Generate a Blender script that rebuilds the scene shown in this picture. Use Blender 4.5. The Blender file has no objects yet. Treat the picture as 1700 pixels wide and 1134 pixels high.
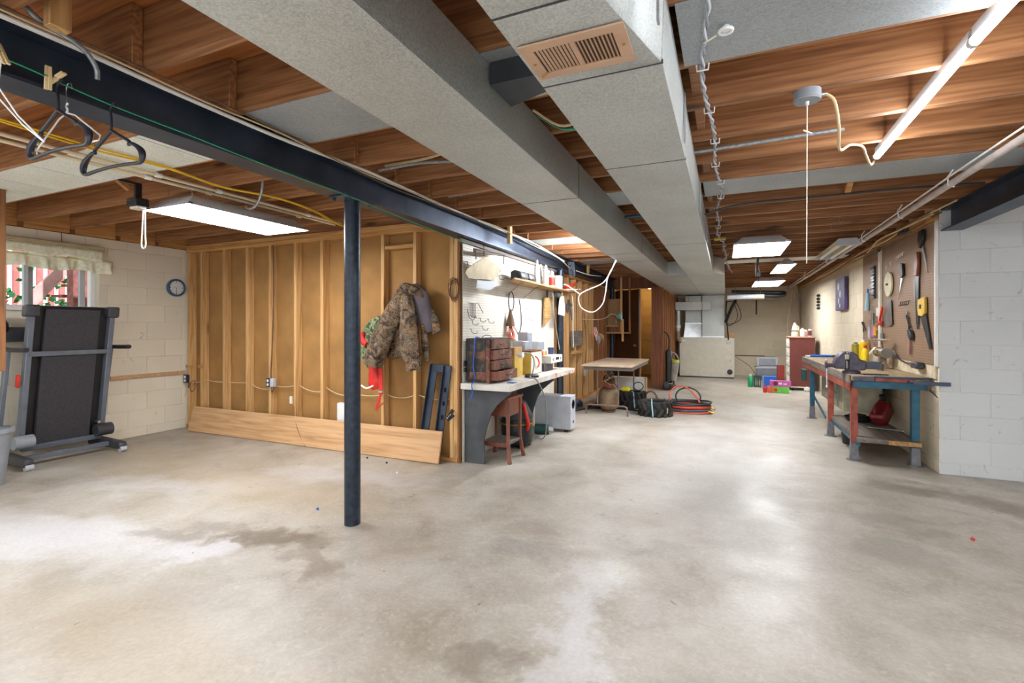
import bpy, bmesh, math, random
from mathutils import Vector, Matrix, noise
R = random.Random(7)
S = bpy.context.scene
COL = S.collection
PI = math.pi

# ------------------------------------------------------------------ camera, world, exposure
cd = bpy.data.cameras.new('camera')
cam = bpy.data.objects.new('camera', cd); COL.objects.link(cam)
cam.location = (0, 0, 1.28)
cam.rotation_euler = (PI/2, 0, math.radians(23.788))
cd.sensor_width = 36; cd.lens = 805.35/1700*36
cd.shift_y = -25.5/1700
cd.clip_start = .02; cd.clip_end = 200
S.camera = cam
S.view_settings.view_transform = 'Standard'; S.view_settings.look = 'None'
S.view_settings.gamma = 1; S.view_settings.use_curve_mapping = False
S.view_settings.exposure = 0.9
S.cycles.use_denoising = True
S.cycles.max_bounces = 8; S.cycles.diffuse_bounces = 5; S.cycles.glossy_bounces = 3
S.cycles.sample_clamp_indirect = 6
W = bpy.data.worlds.new('daylight'); S.world = W; W.use_nodes = True
bg = W.node_tree.nodes['Background']
bg.inputs[0].default_value = (.93, .97, 1, 1); bg.inputs[1].default_value = 1.0
sun = bpy.data.lights.new('sun', 'SUN'); sun.energy = 5; sun.angle = .02
so = bpy.data.objects.new('sun', sun); COL.objects.link(so); so.rotation_euler = (0, math.radians(38), math.radians(8))
LAMP = 18.0       # emission of the fluorescent diffusers
LEDP = 42.0

# ------------------------------------------------------------------ materials
def lin(h):
    if not isinstance(h, str): return tuple(h)
    v = [int(h[i:i+2], 16)/255 for i in (0, 2, 4)]
    return tuple(c/12.92 if c <= .04045 else ((c+.055)/1.055)**2.4 for c in v)
class NT:
    def __init__(s, name):
        s.m = bpy.data.materials.new(name); s.m.use_nodes = True
        s.t = s.m.node_tree; s.b = s.t.nodes['Principled BSDF']
    def n(s, typ, **kw):
        nd = s.t.nodes.new(typ)
        for k, v in kw.items():
            if k.startswith('i_'):
                key = k[2:]
                key = int(key) if key.isdigit() else key.replace('_', ' ')
                if hasattr(v, 'is_output'): s.t.links.new(v, nd.inputs[key])
                else: nd.inputs[key].default_value = v
            else: setattr(nd, k, v)
        return nd
    def l(s, a, b): s.t.links.new(a, b)
    def math(s, op, a, b=0.0, c=None, clamp=False):
        nd = s.t.nodes.new('ShaderNodeMath'); nd.operation = op; nd.use_clamp = clamp
        for i, v in enumerate((a, b, c)):
            if v is None: continue
            if hasattr(v, 'is_output'): s.l(v, nd.inputs[i])
            else: nd.inputs[i].default_value = v
        return nd.outputs[0]
    def mix(s, f, a, b, typ='MIX'):
        nd = s.t.nodes.new('ShaderNodeMix'); nd.data_type = 'RGBA'; nd.blend_type = typ
        for k, v in ((0, f), (6, a), (7, b)):
            if hasattr(v, 'is_output'): s.l(v, nd.inputs[k])
            else: nd.inputs[k].default_value = v if k == 0 else (*v[:3], 1)
        return nd.outputs[2]
    def ramp(s, f, stops, interp='LINEAR'):
        nd = s.t.nodes.new('ShaderNodeValToRGB'); nd.color_ramp.interpolation = interp
        e = nd.color_ramp.elements
        while len(e) < len(stops): e.new(.5)
        for k, (p, c) in enumerate(stops):
            e[k].position = p; c = lin(c) if isinstance(c, str) else c
            e[k].color = (c, c, c, 1) if isinstance(c, (int, float)) else (*c[:3], 1)
        s.l(f, nd.inputs[0]); return nd.outputs[0]
    def coord(s, scale=(1, 1, 1), rand=True, world=False):
        if world: c = s.n('ShaderNodeNewGeometry').outputs['Position']
        else: c = s.n('ShaderNodeTexCoord').outputs['Object']
        if rand:
            oi = s.n('ShaderNodeObjectInfo').outputs['Random']
            k = s.math('MULTIPLY', oi, 37.0)
            cb = s.n('ShaderNodeCombineXYZ'); 
            for i in range(3): s.l(k, cb.inputs[i])
            c = s.n('ShaderNodeVectorMath', operation='ADD', i_0=c, i_1=cb.outputs[0]).outputs[0]
        mp = s.n('ShaderNodeMapping', i_Vector=c); mp.inputs['Scale'].default_value = scale
        return mp.outputs[0]
    def noise(s, vec, scale, detail=3, dist=0.0, rough=.5):
        return s.n('ShaderNodeTexNoise', i_Vector=vec, i_Scale=scale, i_Detail=detail, i_Distortion=dist, i_Roughness=rough).outputs['Fac']
    def bump(s, h, d=.002, strength=1.0):
        nd = s.n('ShaderNodeBump', i_Height=h, i_Distance=d, i_Strength=strength)
        s.l(nd.outputs[0], s.b.inputs['Normal'])
    def set(s, **kw):
        for k, v in kw.items():
            key = k.replace('_', ' ')
            if hasattr(v, 'is_output'): s.l(v, s.b.inputs[key])
            elif isinstance(v, tuple): s.b.inputs[key].default_value = (*v[:3], 1)
            else: s.b.inputs[key].default_value = v
MATS = {}
def pm(name, col, rough=.5, metal=0.0, var=.12, scale=9, bump=0.0, trans=0.0, coat=0.0):
    if name in MATS: return MATS[name]
    t = NT(name); c = lin(col)
    v = t.coord()
    f = t.noise(v, scale, 4)
    dk = tuple(x*(1-var*1.6) for x in c); lt = tuple(min(1, x*(1+var)) for x in c)
    t.set(Base_Color=t.ramp(f, [(.3, dk), (.7, lt)]), Roughness=rough, Metallic=metal)
    if trans: t.set(Transmission_Weight=trans, IOR=1.45)
    if coat: t.set(Coat_Weight=coat)
    if bump: t.bump(t.noise(v, scale*6, 4), bump)
    MATS[name] = t.m; return t.m
def emit(name, col, st):
    t = NT(name); c = lin(col)
    t.set(Base_Color=c, Emission_Color=c, Emission_Strength=st, Roughness=.4)
    MATS[name] = t.m; return t.m
def wood(name, light, mid, dark, axis='X', scale=1.0, rough=.62, knots=.5, var=.35, soft=0.0):
    t = NT(name)
    sc = {'X': (.5, 9, 9), 'Y': (9, .5, 9), 'Z': (9, 9, .5)}[axis]
    v = t.coord(tuple(k*scale for k in sc))
    sc2 = {'X': (.22, 9, 9), 'Y': (9, .22, 9), 'Z': (9, 9, .22)}[axis]
    n1 = t.noise(t.coord(tuple(k*scale for k in sc2)), 1.0, 2, .1)
    ring = t.math('FRACT', t.math('MULTIPLY', n1, 9.0))
    ring = t.math('ABSOLUTE', t.math('SUBTRACT', t.math('MULTIPLY', ring, 2.0), 1.0))
    fine = t.noise(v, 7.0, 3, .2)
    m = t.math('ADD', t.math('MULTIPLY', ring, .22-.12*soft), t.math('MULTIPLY', fine, .78))
    col = t.ramp(m, [(.18, dark), (.46, mid), (.8, light)])
    sk = {'X': (1.3, 6, 6), 'Y': (6, 1.3, 6), 'Z': (6, 6, 1.3)}[axis]
    vk = t.coord(sk)
    vo = t.n('ShaderNodeTexVoronoi', i_Vector=vk, i_Scale=1.0, i_Randomness=1.0)
    k = t.ramp(vo.outputs['Distance'], [(.06, 1.0), (.15, 0.0)])
    kk = t.math('MULTIPLY', k, knots)
    col = t.mix(kk, col, tuple(x*.35 for x in lin(dark)))
    big = t.noise(t.coord((1.2, 1.2, 1.2)), 1.0, 2)
    oi = t.n('ShaderNodeObjectInfo').outputs['Random']
    b = t.math('ADD', t.math('MULTIPLY', big, .6), t.math('MULTIPLY', oi, .5))
    br = t.math('ADD', t.math('MULTIPLY', b, var), 1-var*.55)
    cb = t.n('ShaderNodeCombineXYZ')
    for i in range(3): t.l(br, cb.inputs[i])
    col = t.mix(1.0, col, cb.outputs[0], 'MULTIPLY')
    t.set(Base_Color=col, Roughness=rough)
    t.bump(m, .0015, .5)
    MATS[name] = t.m; return t.m
def galv(name, base, rough=.42, metal=.55, dirt=.15):
    t = NT(name); c = lin(base)
    v = t.coord(rand=False)
    vo = t.n('ShaderNodeTexVoronoi', i_Vector=v, i_Scale=190.0)
    sp = t.n('ShaderNodeSeparateColor', i_0=vo.outputs['Color']).outputs[0]
    big = t.noise(v, 2.2, 4, .5)
    f = t.math('ADD', t.math('MULTIPLY', sp, .45), t.math('MULTIPLY', big, .55))
    col = t.ramp(f, [(.15, tuple(x*.72 for x in c)), (.5, c), (.85, tuple(min(1, x*1.25) for x in c))])
    col = t.mix(t.ramp(t.noise(v, 1.1, 5, 1.0), [(.55, 0.0), (.75, dirt)]), col, lin('8a6a50'))
    t.set(Base_Color=col, Metallic=metal)
    t.set(Roughness=t.math('ADD', t.math('MULTIPLY', sp, .12), rough))
    t.bump(sp, .0006, .25)
    MATS[name] = t.m; return t.m
def block_paint(name, base, dirt, shade=.1):
    t = NT(name); c = lin(base)
    v = t.coord(world=True, rand=False)
    big = t.noise(v, 1.3, 5, .6); fine = t.noise(v, 60, 5, 0, .7)
    oi = t.n('ShaderNodeObjectInfo').outputs['Random']
    col = t.ramp(t.math('ADD', t.math('MULTIPLY', big, .8), t.math('MULTIPLY', oi, .25)), [(.25, tuple(x*(1-shade) for x in c)), (.75, tuple(min(1, x*(1+shade*.6)) for x in c))])
    spots = t.ramp(t.noise(v, 11, 4, 1.2), [(.66, 0.0), (.74, .55)])
    col = t.mix(spots, col, lin(dirt))
    t.set(Base_Color=col, Roughness=.7)
    t.bump(t.math('ADD', fine, t.math('MULTIPLY', t.noise(v, 14, 3), 1.2)), .0035, .6)
    MATS[name] = t.m; return t.m
def pegmat(name, base, hole, plane='YZ', dirt='b08a60', dirtamt=.25):
    t = NT(name); c = lin(base)
    p = t.coord(world=True, rand=False)
    sx = t.n('ShaderNodeSeparateXYZ', i_0=p).outputs
    def fr(o): return t.math('SUBTRACT', t.math('FRACT', t.math('DIVIDE', o, .0254)), .5)
    a, b = fr(sx[1]), fr(sx[2])
    d = t.math('SQRT', t.math('ADD', t.math('MULTIPLY', a, a), t.math('MULTIPLY', b, b)))
    h = t.ramp(d, [(.13, 1.0), (.19, 0.0)])
    st = t.coord((3, 3, .6), world=True, rand=False)
    col = t.mix(t.ramp(t.noise(st, 1.6, 5, .8), [(.5, 0.0), (.8, dirtamt)]), c, lin(dirt))
    col = t.mix(t.math('MULTIPLY', t.noise(p, 5, 3), .12), col, (0.1, .08, .06))
    col = t.mix(t.math('MULTIPLY', h, .85), col, lin(hole))
    t.set(Base_Color=col, Roughness=.55); t.bump(t.math('MULTIPLY', h, -1.0), .004)
    MATS[name] = t.m; return t.m

JX = wood('joist wood grain x', 'b07e54', '8e5f3a', '643e24', 'X', 1, .6, .8, .4)
STZ = wood('stud wood grain z', 'dcb680', 'c89a62', '9a6e40', 'Z', 1, .6, .6, .25)
STY = wood('plate wood grain y', 'c89a60', 'b07c44', '85552a', 'Y', 1, .6, .5, .25)
STX = wood('plate wood grain x', 'd0a066', 'b5834a', '85552a', 'X', 1, .6, .5, .25)
STD = wood('old brown stud wood', 'a87446', '8a5a34', '5a3820', 'Z', 1, .65, .6, .3)
PLANK = wood('pale leaning board wood', 'dcb487', 'cba073', 'a97c50', 'X', .7, .6, .35, .12, 1)
PLY = wood('plywood subfloor', 'b07038', '945624', '6a3814', 'X', .8, .7, .5, .2)
RUST = wood('rust red brown timber', '985c38', '7c4829', '4c2a18', 'Z', .8, .6, .2, .2)
DOORW = wood('dark brown door veneer', '6a4026', '50301c', '33200f', 'Z', .8, .45, .0, .15, 1)
STOOLW = wood('red brown stained wood', '96583c', '7c4430', '4f2a1c', 'Z', 1.2, .4, .1, .15, 1)
BENCHW = wood('worn bench top wood', 'b09a78', '8f7a5a', '5f4c36', 'Y', .8, .6, .4, .2)
SHELFW = wood('shelf wood', 'c09a68', 'a07a4a', '6f4f2c', 'Y', .8, .6, .3, .2)
GREYW = wood('grey dusty shelf wood', '8a8078', '6e645c', '4a423c', 'Y', .8, .7, .2, .2)
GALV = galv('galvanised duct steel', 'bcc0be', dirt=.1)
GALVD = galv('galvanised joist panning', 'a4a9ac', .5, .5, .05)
GALVW = galv('bright white lit panning', 'dcded6', .5, .05, .02)  # galvanised panning with the lamp light put into its paler colour
FIBER = pm('tan fibreboard sheathing', 'a07642', .85, 0, .12, 4, .0004)
FIBERD = pm('brown fibreboard sheathing', 'a07c56', .85, 0, .15, 4, .0004)
STEELB = pm('blue black painted steel', '465060', .42, .7, .2, 5, .0006)
COLUMN = pm('chipped blue black column paint', '27303e', .35, .3, .3, 30, .001)
CREAM = block_paint('cream painted block', 'e4dac6', 'a89878')
GREYB = block_paint('grey white painted block', 'd2d4d4', '8f8d88')
FARB = block_paint('cream far wall block', 'd8cbb2', '9a8460')
YELB = block_paint('yellow back room block', 'dcc48c', 'a08850')
PEGW = pegmat('white pegboard', 'e9e4d8', '6a6458')
PEGB = pegmat('brown pegboard', '93765e', '4a3628', dirt='6e5340')
BLACK = pm('black plastic', '1a1a1c', .45, 0, .2)
RUBBER = pm('black rubber', '242321', .75, 0, .3, 20, .001)
DGREY = pm('dark grey plastic', '3c3d42', .5, 0, .15)
TMGREY = pm('slate grey treadmill steel', '6c737e', .4, .3, .1)
MGREY = pm('mid grey plastic', '8b9098', .5, 0, .08)
LGREY = pm('light grey plastic', 'b9bcc4', .5, 0, .06)
WHITE = pm('white plastic', 'e8e8e6', .45, 0, .05)
WCABLE = pm('white cable sheath', 'e4e2dc', .5, 0, .05)
CCABLE = pm('cream cable sheath', 'cbb38a', .5, 0, .08)
BCABLE = pm('brown old cable', '6b4c34', .6, 0, .15)
GCABLE = pm('grey armoured cable', '9aa0a4', .4, .5, .2, 60)
YCABLE = pm('yellow cable sheath', 'e0b420', .5, 0, .08)
PVC = pm('cream pvc pipe', 'd8c8a8', .45, 0, .06)
GREYPIPE = pm('grey white pipe', 'b5aaa4', .45, 0, .12)
STRING = pm('cream string', 'e8e0cc', .8, 0, .05)
GREENL = pm('green clothes line', '1f9a70', .5, 0, .05)
RED = pm('red fabric', 'c8281e', .7, 0, .12)
REDP = pm('red plastic', 'd0301c', .4, 0, .08)
ORANGE = pm('orange cable rubber', 'c4583a', .5, 0, .1)
YELLOW = pm('yellow paint', 'e0c018', .4, 0, .1)
GREEN = pm('green plastic', '1f9a60', .4, 0, .1)
DGREEN = pm('dark green plastic', '1e4a44', .5, 0, .1)
BLUE = pm('blue plastic', '1f62c8', .35, 0, .1)
TEAL = pm('teal painted steel', '245c74', .45, .1, .2, 14, .0005)
RUSTR = pm('worn red oxide steel', '9a4c3c', .5, .1, .3, 14, .0005)
CAST = pm('grey purple cast iron', '585260', .45, .4, .25, 20, .001)
CHROME = pm('bright steel', 'c4c6c8', .25, .9, .06)
STEEL = pm('dull steel', '8c8a86', .4, .7, .15)
TINB = pm('brown dusty tin', '8f7a62', .5, .5, .2)
COPPER = pm('copper pink register paint', 'c6a388', .4, .25, .06)
CLOTHV = pm('cream valance cloth', 'f2f2d8', .8, 0, .1, 30)
CARD = pm('cardboard', 'b08a5c', .8, 0, .1)
PAPER = pm('paper', 'e6e0d0', .8, 0, .05)
BURG = pm('burgundy painted chest', '6e3630', .45, 0, .08)
FURN = pm('beige furnace enamel', 'c9c4b4', .4, .05, .05)
PURPLE = pm('purple canvas', '4a3a68', .6, 0, .5, 5)
PINK = pm('pink card', 'c860b0', .5, 0, .1)
LGREEN = pm('light green card', '6ec850', .5, 0, .1)
SKYW = pm('pale painted wood', 'd0c8bc', .6, 0, .1)
BRASS = pm('brass', 'b08a3c', .3, .9, .05)
TAPE = pm('pale blue strap', '9ac0d0', .5, 0, .05)
GLAZE = emit('lit lamp diffuser', 'fbfdff', LAMP)
LEDM = emit('lit led tube', 'f4faff', LEDP)
WARMB = emit('warm bulb glass', 'ffd08a', 60)
ENAM = pm('white enamelled lamp housing', 'c6c8cc', .4, .15, .06)
def camo():
    t = NT('woodland camouflage cloth'); v = t.coord(rand=False)
    a = t.noise(v, 10, 4, 1.2)
    col = t.ramp(a, [(.0, '241f1a'), (.4, '473a2c'), (.47, '735840'), (.53, '55544a'), (.6, '86745e'), (.68, '2e2a24')], 'CONSTANT')
    b = t.noise(v, 24, 4, 2)
    col = t.mix(t.ramp(b, [(.55, 0.0), (.62, .8)]), col, lin('9a6e42'))
    col = t.mix(t.ramp(t.noise(v, 26, 3, 2), [(.6, 0.0), (.64, .8)]), col, lin('2e2a24'))
    t.set(Base_Color=col, Roughness=.85); t.bump(b, .003); MATS['camo'] = t.m; return t.m
CAMO = camo()
def gcamo():
    t = NT('green camouflage cloth'); v = t.coord(rand=False)
    a = t.noise(v, 18, 2, 1.0)
    col = t.ramp(a, [(.0, '2b3a2a'), (.42, '5f7048'), (.52, '8a8a60'), (.6, '3a4a34')], 'CONSTANT')
    t.set(Base_Color=col, Roughness=.85); return t.m
GCAMO = gcamo()
def rustwood():
    t = NT('charred chest wood with worn red paint'); v = t.coord(rand=False)
    col = t.ramp(t.noise(v, 9, 4, .5), [(.35, '3a2a24'), (.5, '7a5038'), (.6, '6e3430'), (.72, '8f8378')])
    t.set(Base_Color=col, Roughness=.7); t.bump(t.noise(v, 40, 3), .002); return t.m
DRAWR = rustwood()
def oldblack():
    t = NT('peeling black chest paint'); v = t.coord(rand=False)
    col = t.ramp(t.noise(v, 12, 4, .5), [(.4, '1e1c1c'), (.58, '38302a'), (.72, '6a5638')])
    t.set(Base_Color=col, Roughness=.65); return t.m
OLDB = oldblack()
def spatter():
    t = NT('grey white bench paint with orange spatter'); v = t.coord(rand=False)
    base = t.ramp(t.noise(v, 4, 4), [(.3, 'b8b0a4'), (.7, 'dcd8d0')])
    sx = t.n('ShaderNodeSeparateXYZ', i_0=v).outputs
    far = t.ramp(t.math('MULTIPLY', sx[1], 1.0), [(.2, 0.0), (.3, 1.0)])
    m = t.math('MULTIPLY', far, t.ramp(t.noise(v, 11, 3), [(.57, 0.0), (.62, .9)]))
    t.set(Base_Color=t.mix(m, base, lin('d2622c')), Roughness=.6); return t.m
SPAT = spatter()
def floormat():
    t = NT('stained concrete floor'); p = t.coord(world=True, rand=False)
    n1 = t.noise(p, .55, 6, .8, .55); n2 = t.noise(p, 3.2, 6, .6, .6); n3 = t.noise(p, 45, 4, 0, .7)
    f = t.math('ADD', t.math('MULTIPLY', n1, .55), t.math('MULTIPLY', n2, .45))
    col = t.ramp(f, [(.33, '8c8273'), (.43, 'a0978a'), (.54, 'b1aa9f'), (.66, 'c0bbb2')])
    col = t.mix(t.ramp(t.noise(p, 7, 6, 1.0, .7), [(.52, 0.0), (.7, .22)]), col, lin('958a7a'))
    col = t.mix(t.ramp(t.noise(p, 22, 6, 1.5, .75), [(.5, 0.0), (.75, .35)]), col, lin('d8d4cc'))
    wob = t.n('ShaderNodeTexNoise', i_Vector=p, i_Scale=2.6, i_Detail=8.0, i_Roughness=.65)
    off = t.n('ShaderNodeVectorMath', operation='SCALE', i_0=t.n('ShaderNodeVectorMath', operation='SUBTRACT', i_0=wob.outputs['Color'], i_1=(.5, .5, .5)).outputs[0]); off.inputs[3].default_value = .9
    q = t.n('ShaderNodeVectorMath', operation='ADD', i_0=p, i_1=off.outputs[0]).outputs[0]
    def spot(col, x, y, rx, ry, rgb, amt, ang=0, soft=.5):
        mp = t.n('ShaderNodeMapping', i_Vector=q, vector_type='TEXTURE')
        mp.inputs['Location'].default_value = (x, y, 0); mp.inputs['Rotation'].default_value = (0, 0, math.radians(ang)); mp.inputs['Scale'].default_value = (rx, ry, 1)
        sx = t.n('ShaderNodeSeparateXYZ', i_0=mp.outputs[0]).outputs
        d = t.math('ADD', t.math('MULTIPLY', sx[0], sx[0]), t.math('MULTIPLY', sx[1], sx[1]))
        m = t.ramp(d, [(.1, amt), (1-soft*.3, 0.0)])
        return t.mix(m, col, lin(rgb))
    WH, DK, BR = 'd0ced0', '6a5d50', '9a8668'
    col = spot(col, -3.75, 1.6, 1.2, .4, WH, .75, 12)
    col = spot(col, -4.0, 2.5, 1.3, .3, WH, .45, 20)
    col = spot(col, -2.75, 1.8, .35, .2, WH, .9, 10)
    col = spot(col, -2.5, 2.1, .5, .18, DK, .75, 15)
    col = spot(col, -2.05, 1.95, .4, .16, DK, .5, -15)
    col = spot(col, -3.2, 1.9, .4, .12, DK, .4, 30)
    col = spot(col, -4.9, 2.9, 1.6, .7, BR, .5, 0)
    col = spot(col, -3.2, 2.7, 1.3, .4, 'b09c7c', .4, 0)
    col = spot(col, -2.2, 1.2, 1.2, .35, 'b8a68a', .35, 0)
    col = spot(col, -3.0, 3.2, 1.0, .25, WH, .35, 10)
    col = spot(col, -.6, 2.0, .16, .7, WH, .55, 5)
    col = spot(col, -1.05, 2.55, .35, .16, '7c7a76', .4)
    col = spot(col, -1.6, 2.3, .25, .12, '9a8a74', .4, 20)
    col = spot(col, -.4, 2.9, .3, .12, '8a867e', .35, 10)
    col = spot(col, .9, 3.4, .3, .2, '8a867e', .4, 10)
    col = spot(col, -.9, 1.65, .22, .16, DK, .5)
    col = spot(col, 1.5, 4.7, .7, .28, DK, .7, -25)
    col = spot(col, 1.0, 3.9, .3, .25, DK, .35)
    col = spot(col, -1.95, 4.75, .35, .7, DK, .55)
    col = spot(col, -.2, 5, .9, 2.5, WH, .35)
    col = spot(col, 1.4, 6.2, .2, .8, DK, .4)
    vo = t.n('ShaderNodeTexVoronoi', i_Vector=q, i_Scale=2.6, i_Randomness=1.0)
    oil = t.ramp(vo.outputs['Distance'], [(.04, .65), (.065, 0.0)])
    col = t.mix(oil, col, lin('5c5248'))
    vo2 = t.n('ShaderNodeTexVoronoi', i_Vector=p, i_Scale=9.0, i_Randomness=1.0)
    col = t.mix(t.ramp(vo2.outputs['Distance'], [(.03, .4), (.05, 0.0)]), col, lin('6a6054'))
    grain = t.ramp(n3, [(.3, .88), (.7, 1.06)])
    col = t.mix(1.0, col, grain, 'MULTIPLY')
    t.set(Base_Color=col, Roughness=t.ramp(t.noise(p, 1.4, 5, .5), [(.35, .3), (.65, .55)]), Specular_IOR_Level=.5)
    t.bump(t.math('ADD', t.math('MULTIPLY', n3, .3), n2), .003, .4)
    return t.m
FLOORM = floormat()

# ------------------------------------------------------------------ mesh builder
class MB:
    def __init__(s): s.v = []; s.f = []; s.sm = []
    def add(s, vs, fs, M=None, smooth=False):
        o = len(s.v)
        s.v += [tuple((M @ Vector(p)) if M else p) for p in vs]
        for f in fs: s.f.append(tuple(i+o for i in f)); s.sm.append(smooth)
        return s
    def box(s, x0, x1, y0, y1, z0, z1, M=None):
        v = [(x, y, z) for x in (x0, x1) for y in (y0, y1) for z in (z0, z1)]
        return s.add(v, [(0, 1, 3, 2), (4, 6, 7, 5), (0, 4, 5, 1), (2, 3, 7, 6), (0, 2, 6, 4), (1, 5, 7, 3)], M)
    def cb(s, c, sz, M=None):
        return s.box(c[0]-sz[0]/2, c[0]+sz[0]/2, c[1]-sz[1]/2, c[1]+sz[1]/2, c[2]-sz[2]/2, c[2]+sz[2]/2, M)
    def bar(s, p, q, w, h, up=(0, 0, 1)):
        p, q = Vector(p), Vector(q); d = q-p; L = d.length; d.normalize()
        u = Vector(up); a = u.cross(d)
        if a.length < 1e-4: a = Vector((1, 0, 0)).cross(d)
        a.normalize(); b = d.cross(a)
        M = Matrix.Translation(p) @ Matrix((a, b, d)).transposed().to_4x4()
        return s.box(-w/2, w/2, -h/2, h/2, 0, L, M)
    def loft(s, rings, cap=True, smooth=True, closed=False):
        n = len(rings[0]); o = len(s.v)
        for r in rings: s.v += [tuple(p) for p in r]
        m = len(rings)
        for i in range(m if closed else m-1):
            j = (i+1) % m
            for k in range(n):
                l = (k+1) % n
                s.f.append((o+i*n+k, o+i*n+l, o+j*n+l, o+j*n+k)); s.sm.append(smooth)
        if cap and not closed:
            s.f.append(tuple(o+k for k in reversed(range(n)))); s.sm.append(False)
            s.f.append(tuple(o+(m-1)*n+k for k in range(n))); s.sm.append(False)
        return s
    def cyl(s, p, q, r, r2=None, n=16, cap=True):
        p, q = Vector(p), Vector(q); d = (q-p).normalized(); r2 = r if r2 is None else r2
        a = d.orthogonal().normalized(); b = d.cross(a)
        rg = [[c + (a*math.cos(2*PI*k/n)+b*math.sin(2*PI*k/n))*rr for k in range(n)] for c, rr in ((p, r), (q, r2))]
        return s.loft(rg, cap)
    def tube(s, pts, r, n=6, closed=False, sub=0):
        P = [Vector(p) for p in pts]
        if sub: P = smooth_path(P, sub, closed)
        m = len(P); rings = []; a = None
        for i, c in enumerate(P):
            if closed: d = P[(i+1) % m]-P[i-1]
            else: d = P[min(i+1, m-1)]-P[max(i-1, 0)]
            if d.length < 1e-9: d = Vector((0, 0, 1))
            d.normalize()
            a = d.orthogonal() if a is None else a - d*a.dot(d)
            if a.length < 1e-6: a = d.orthogonal()
            a.normalize(); b = d.cross(a)
            rr = r(i/(m-1)) if callable(r) else r
            rings.append([c+(a*math.cos(2*PI*k/n)+b*math.sin(2*PI*k/n))*rr for k in range(n)])
        return s.loft(rings, not closed, True, closed)
    def lathe(s, prof, c=(0, 0, 0), n=20, axis='Z', cap=True):
        rings = []
        for r, z in prof:
            ring = []
            for k in range(n):
                a = 2*PI*k/n; x, y = r*math.cos(a), r*math.sin(a)
                p = {'Z': (x, y, z), 'X': (z, x, y), 'Y': (x, z, y)}[axis]
                ring.append((p[0]+c[0], p[1]+c[1], p[2]+c[2]))
            if axis == 'Y': ring.reverse()
            rings.append(ring)
        return s.loft(rings, cap)
    def prism(s, poly, axis, a, b):
        n = len(poly)
        def P(u, v, w): return {'X': (w, u, v), 'Y': (u, w, v), 'Z': (u, v, w)}[axis]
        vs = [P(u, v, a) for u, v in poly]+[P(u, v, b) for u, v in poly]
        fs = [tuple(range(n)), tuple(range(2*n-1, n-1, -1))]+[(k, (k+1) % n+0, (k+1) % n+n, k+n) for k in range(n)]
        return s.add(vs, fs)
    def sheet(s, fn, nu, nv, th=None):
        o = len(s.v)
        g = [[Vector(fn(i/nu, j/nv)) for j in range(nv+1)] for i in range(nu+1)]
        for r in g: s.v += [tuple(p) for p in r]
        for i in range(nu):
            for j in range(nv):
                a = o+i*(nv+1)+j; s.f.append((a, a+1, a+nv+2, a+nv+1)); s.sm.append(True)
        return s
    def sph(s, c, r, nu=14, nv=8):
        r = (r, r, r) if isinstance(r, (int, float)) else r
        rings = []
        for j in range(nv+1):
            t = -PI/2+PI*j/nv; ct = max(math.cos(t), .01)
            rings.append([(c[0]+r[0]*ct*math.cos(2*PI*k/nu), c[1]+r[1]*ct*math.sin(2*PI*k/nu), c[2]+r[2]*math.sin(t)) for k in range(nu)])
        return s.loft(rings)
    def mesh(s, name, bevel=0, fix=True):
        me = bpy.data.meshes.new(name); me.from_pydata(s.v, [], s.f)
        me.polygons.foreach_set('use_smooth', s.sm)
        if fix or bevel:
            bm = bmesh.new(); bm.from_mesh(me)
            if fix: bmesh.ops.recalc_face_normals(bm, faces=bm.faces)
            if bevel:
                ed = [e for e in bm.edges if len(e.link_faces) == 2 and e.calc_face_angle(0) > .6]
                bmesh.ops.bevel(bm, geom=ed, offset=bevel, offset_type='OFFSET', segments=1, profile=.5, affect='EDGES', clamp_overlap=True)
            bm.to_mesh(me); bm.free()
        me.set_sharp_from_angle(angle=math.radians(42))
        return me
    def build(s, name, mat, parent=None, bevel=0, thick=0, loc=None, fix=True):
        me = s.mesh(name, bevel, fix)
        o = bpy.data.objects.new(name, me); COL.objects.link(o)
        for m in (mat if isinstance(mat, (list, tuple)) else [mat]): me.materials.append(m)
        if parent: o.parent = parent
        if loc: o.location = loc
        if thick:
            md = o.modifiers.new('thick', 'SOLIDIFY'); md.thickness = thick; md.offset = 0
        return o
def smooth_path(P, sub, closed=False):
    out = []; m = len(P)
    for i in range(m if closed else m-1):
        p0 = P[i-1] if (closed or i > 0) else P[0]; p1 = P[i]; p2 = P[(i+1) % m]
        p3 = P[(i+2) % m] if (closed or i+2 < m) else P[-1]
        for k in range(sub):
            t = k/sub
            out.append(.5*((2*p1)+(p2-p0)*t+(2*p0-5*p1+4*p2-p3)*t*t+(3*p1-3*p2+p3-p0)*t**3))
    if not closed: out.append(P[-1])
    return out
def recentre(o):
    """put a single-mesh object's origin at the middle of its base"""
    me = o.data; v = [w.co for w in me.vertices]
    c = Vector(((min(p.x for p in v)+max(p.x for p in v))/2, (min(p.y for p in v)+max(p.y for p in v))/2, min(p.z for p in v)))
    me.transform(Matrix.Translation(-c)); o.location = Vector(o.location)+c
def tag(o, label, cat, group=None):
    o['label'] = label; o['category'] = cat
    if group: o['group'] = group
    return o
def thing(name, label, cat, loc=(0, 0, 0), rz=0, group=None):
    o = bpy.data.objects.new(name, None); COL.objects.link(o)
    o.location = loc; o.rotation_euler = (0, 0, rz); o.empty_display_size = .05
    return tag(o, label, cat, group)
def single(mb, name, mat, label, cat, group=None, bevel=0, thick=0):
    o = mb.build(name, mat, None, bevel, thick); recentre(o)
    return tag(o, label, cat, group)
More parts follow.
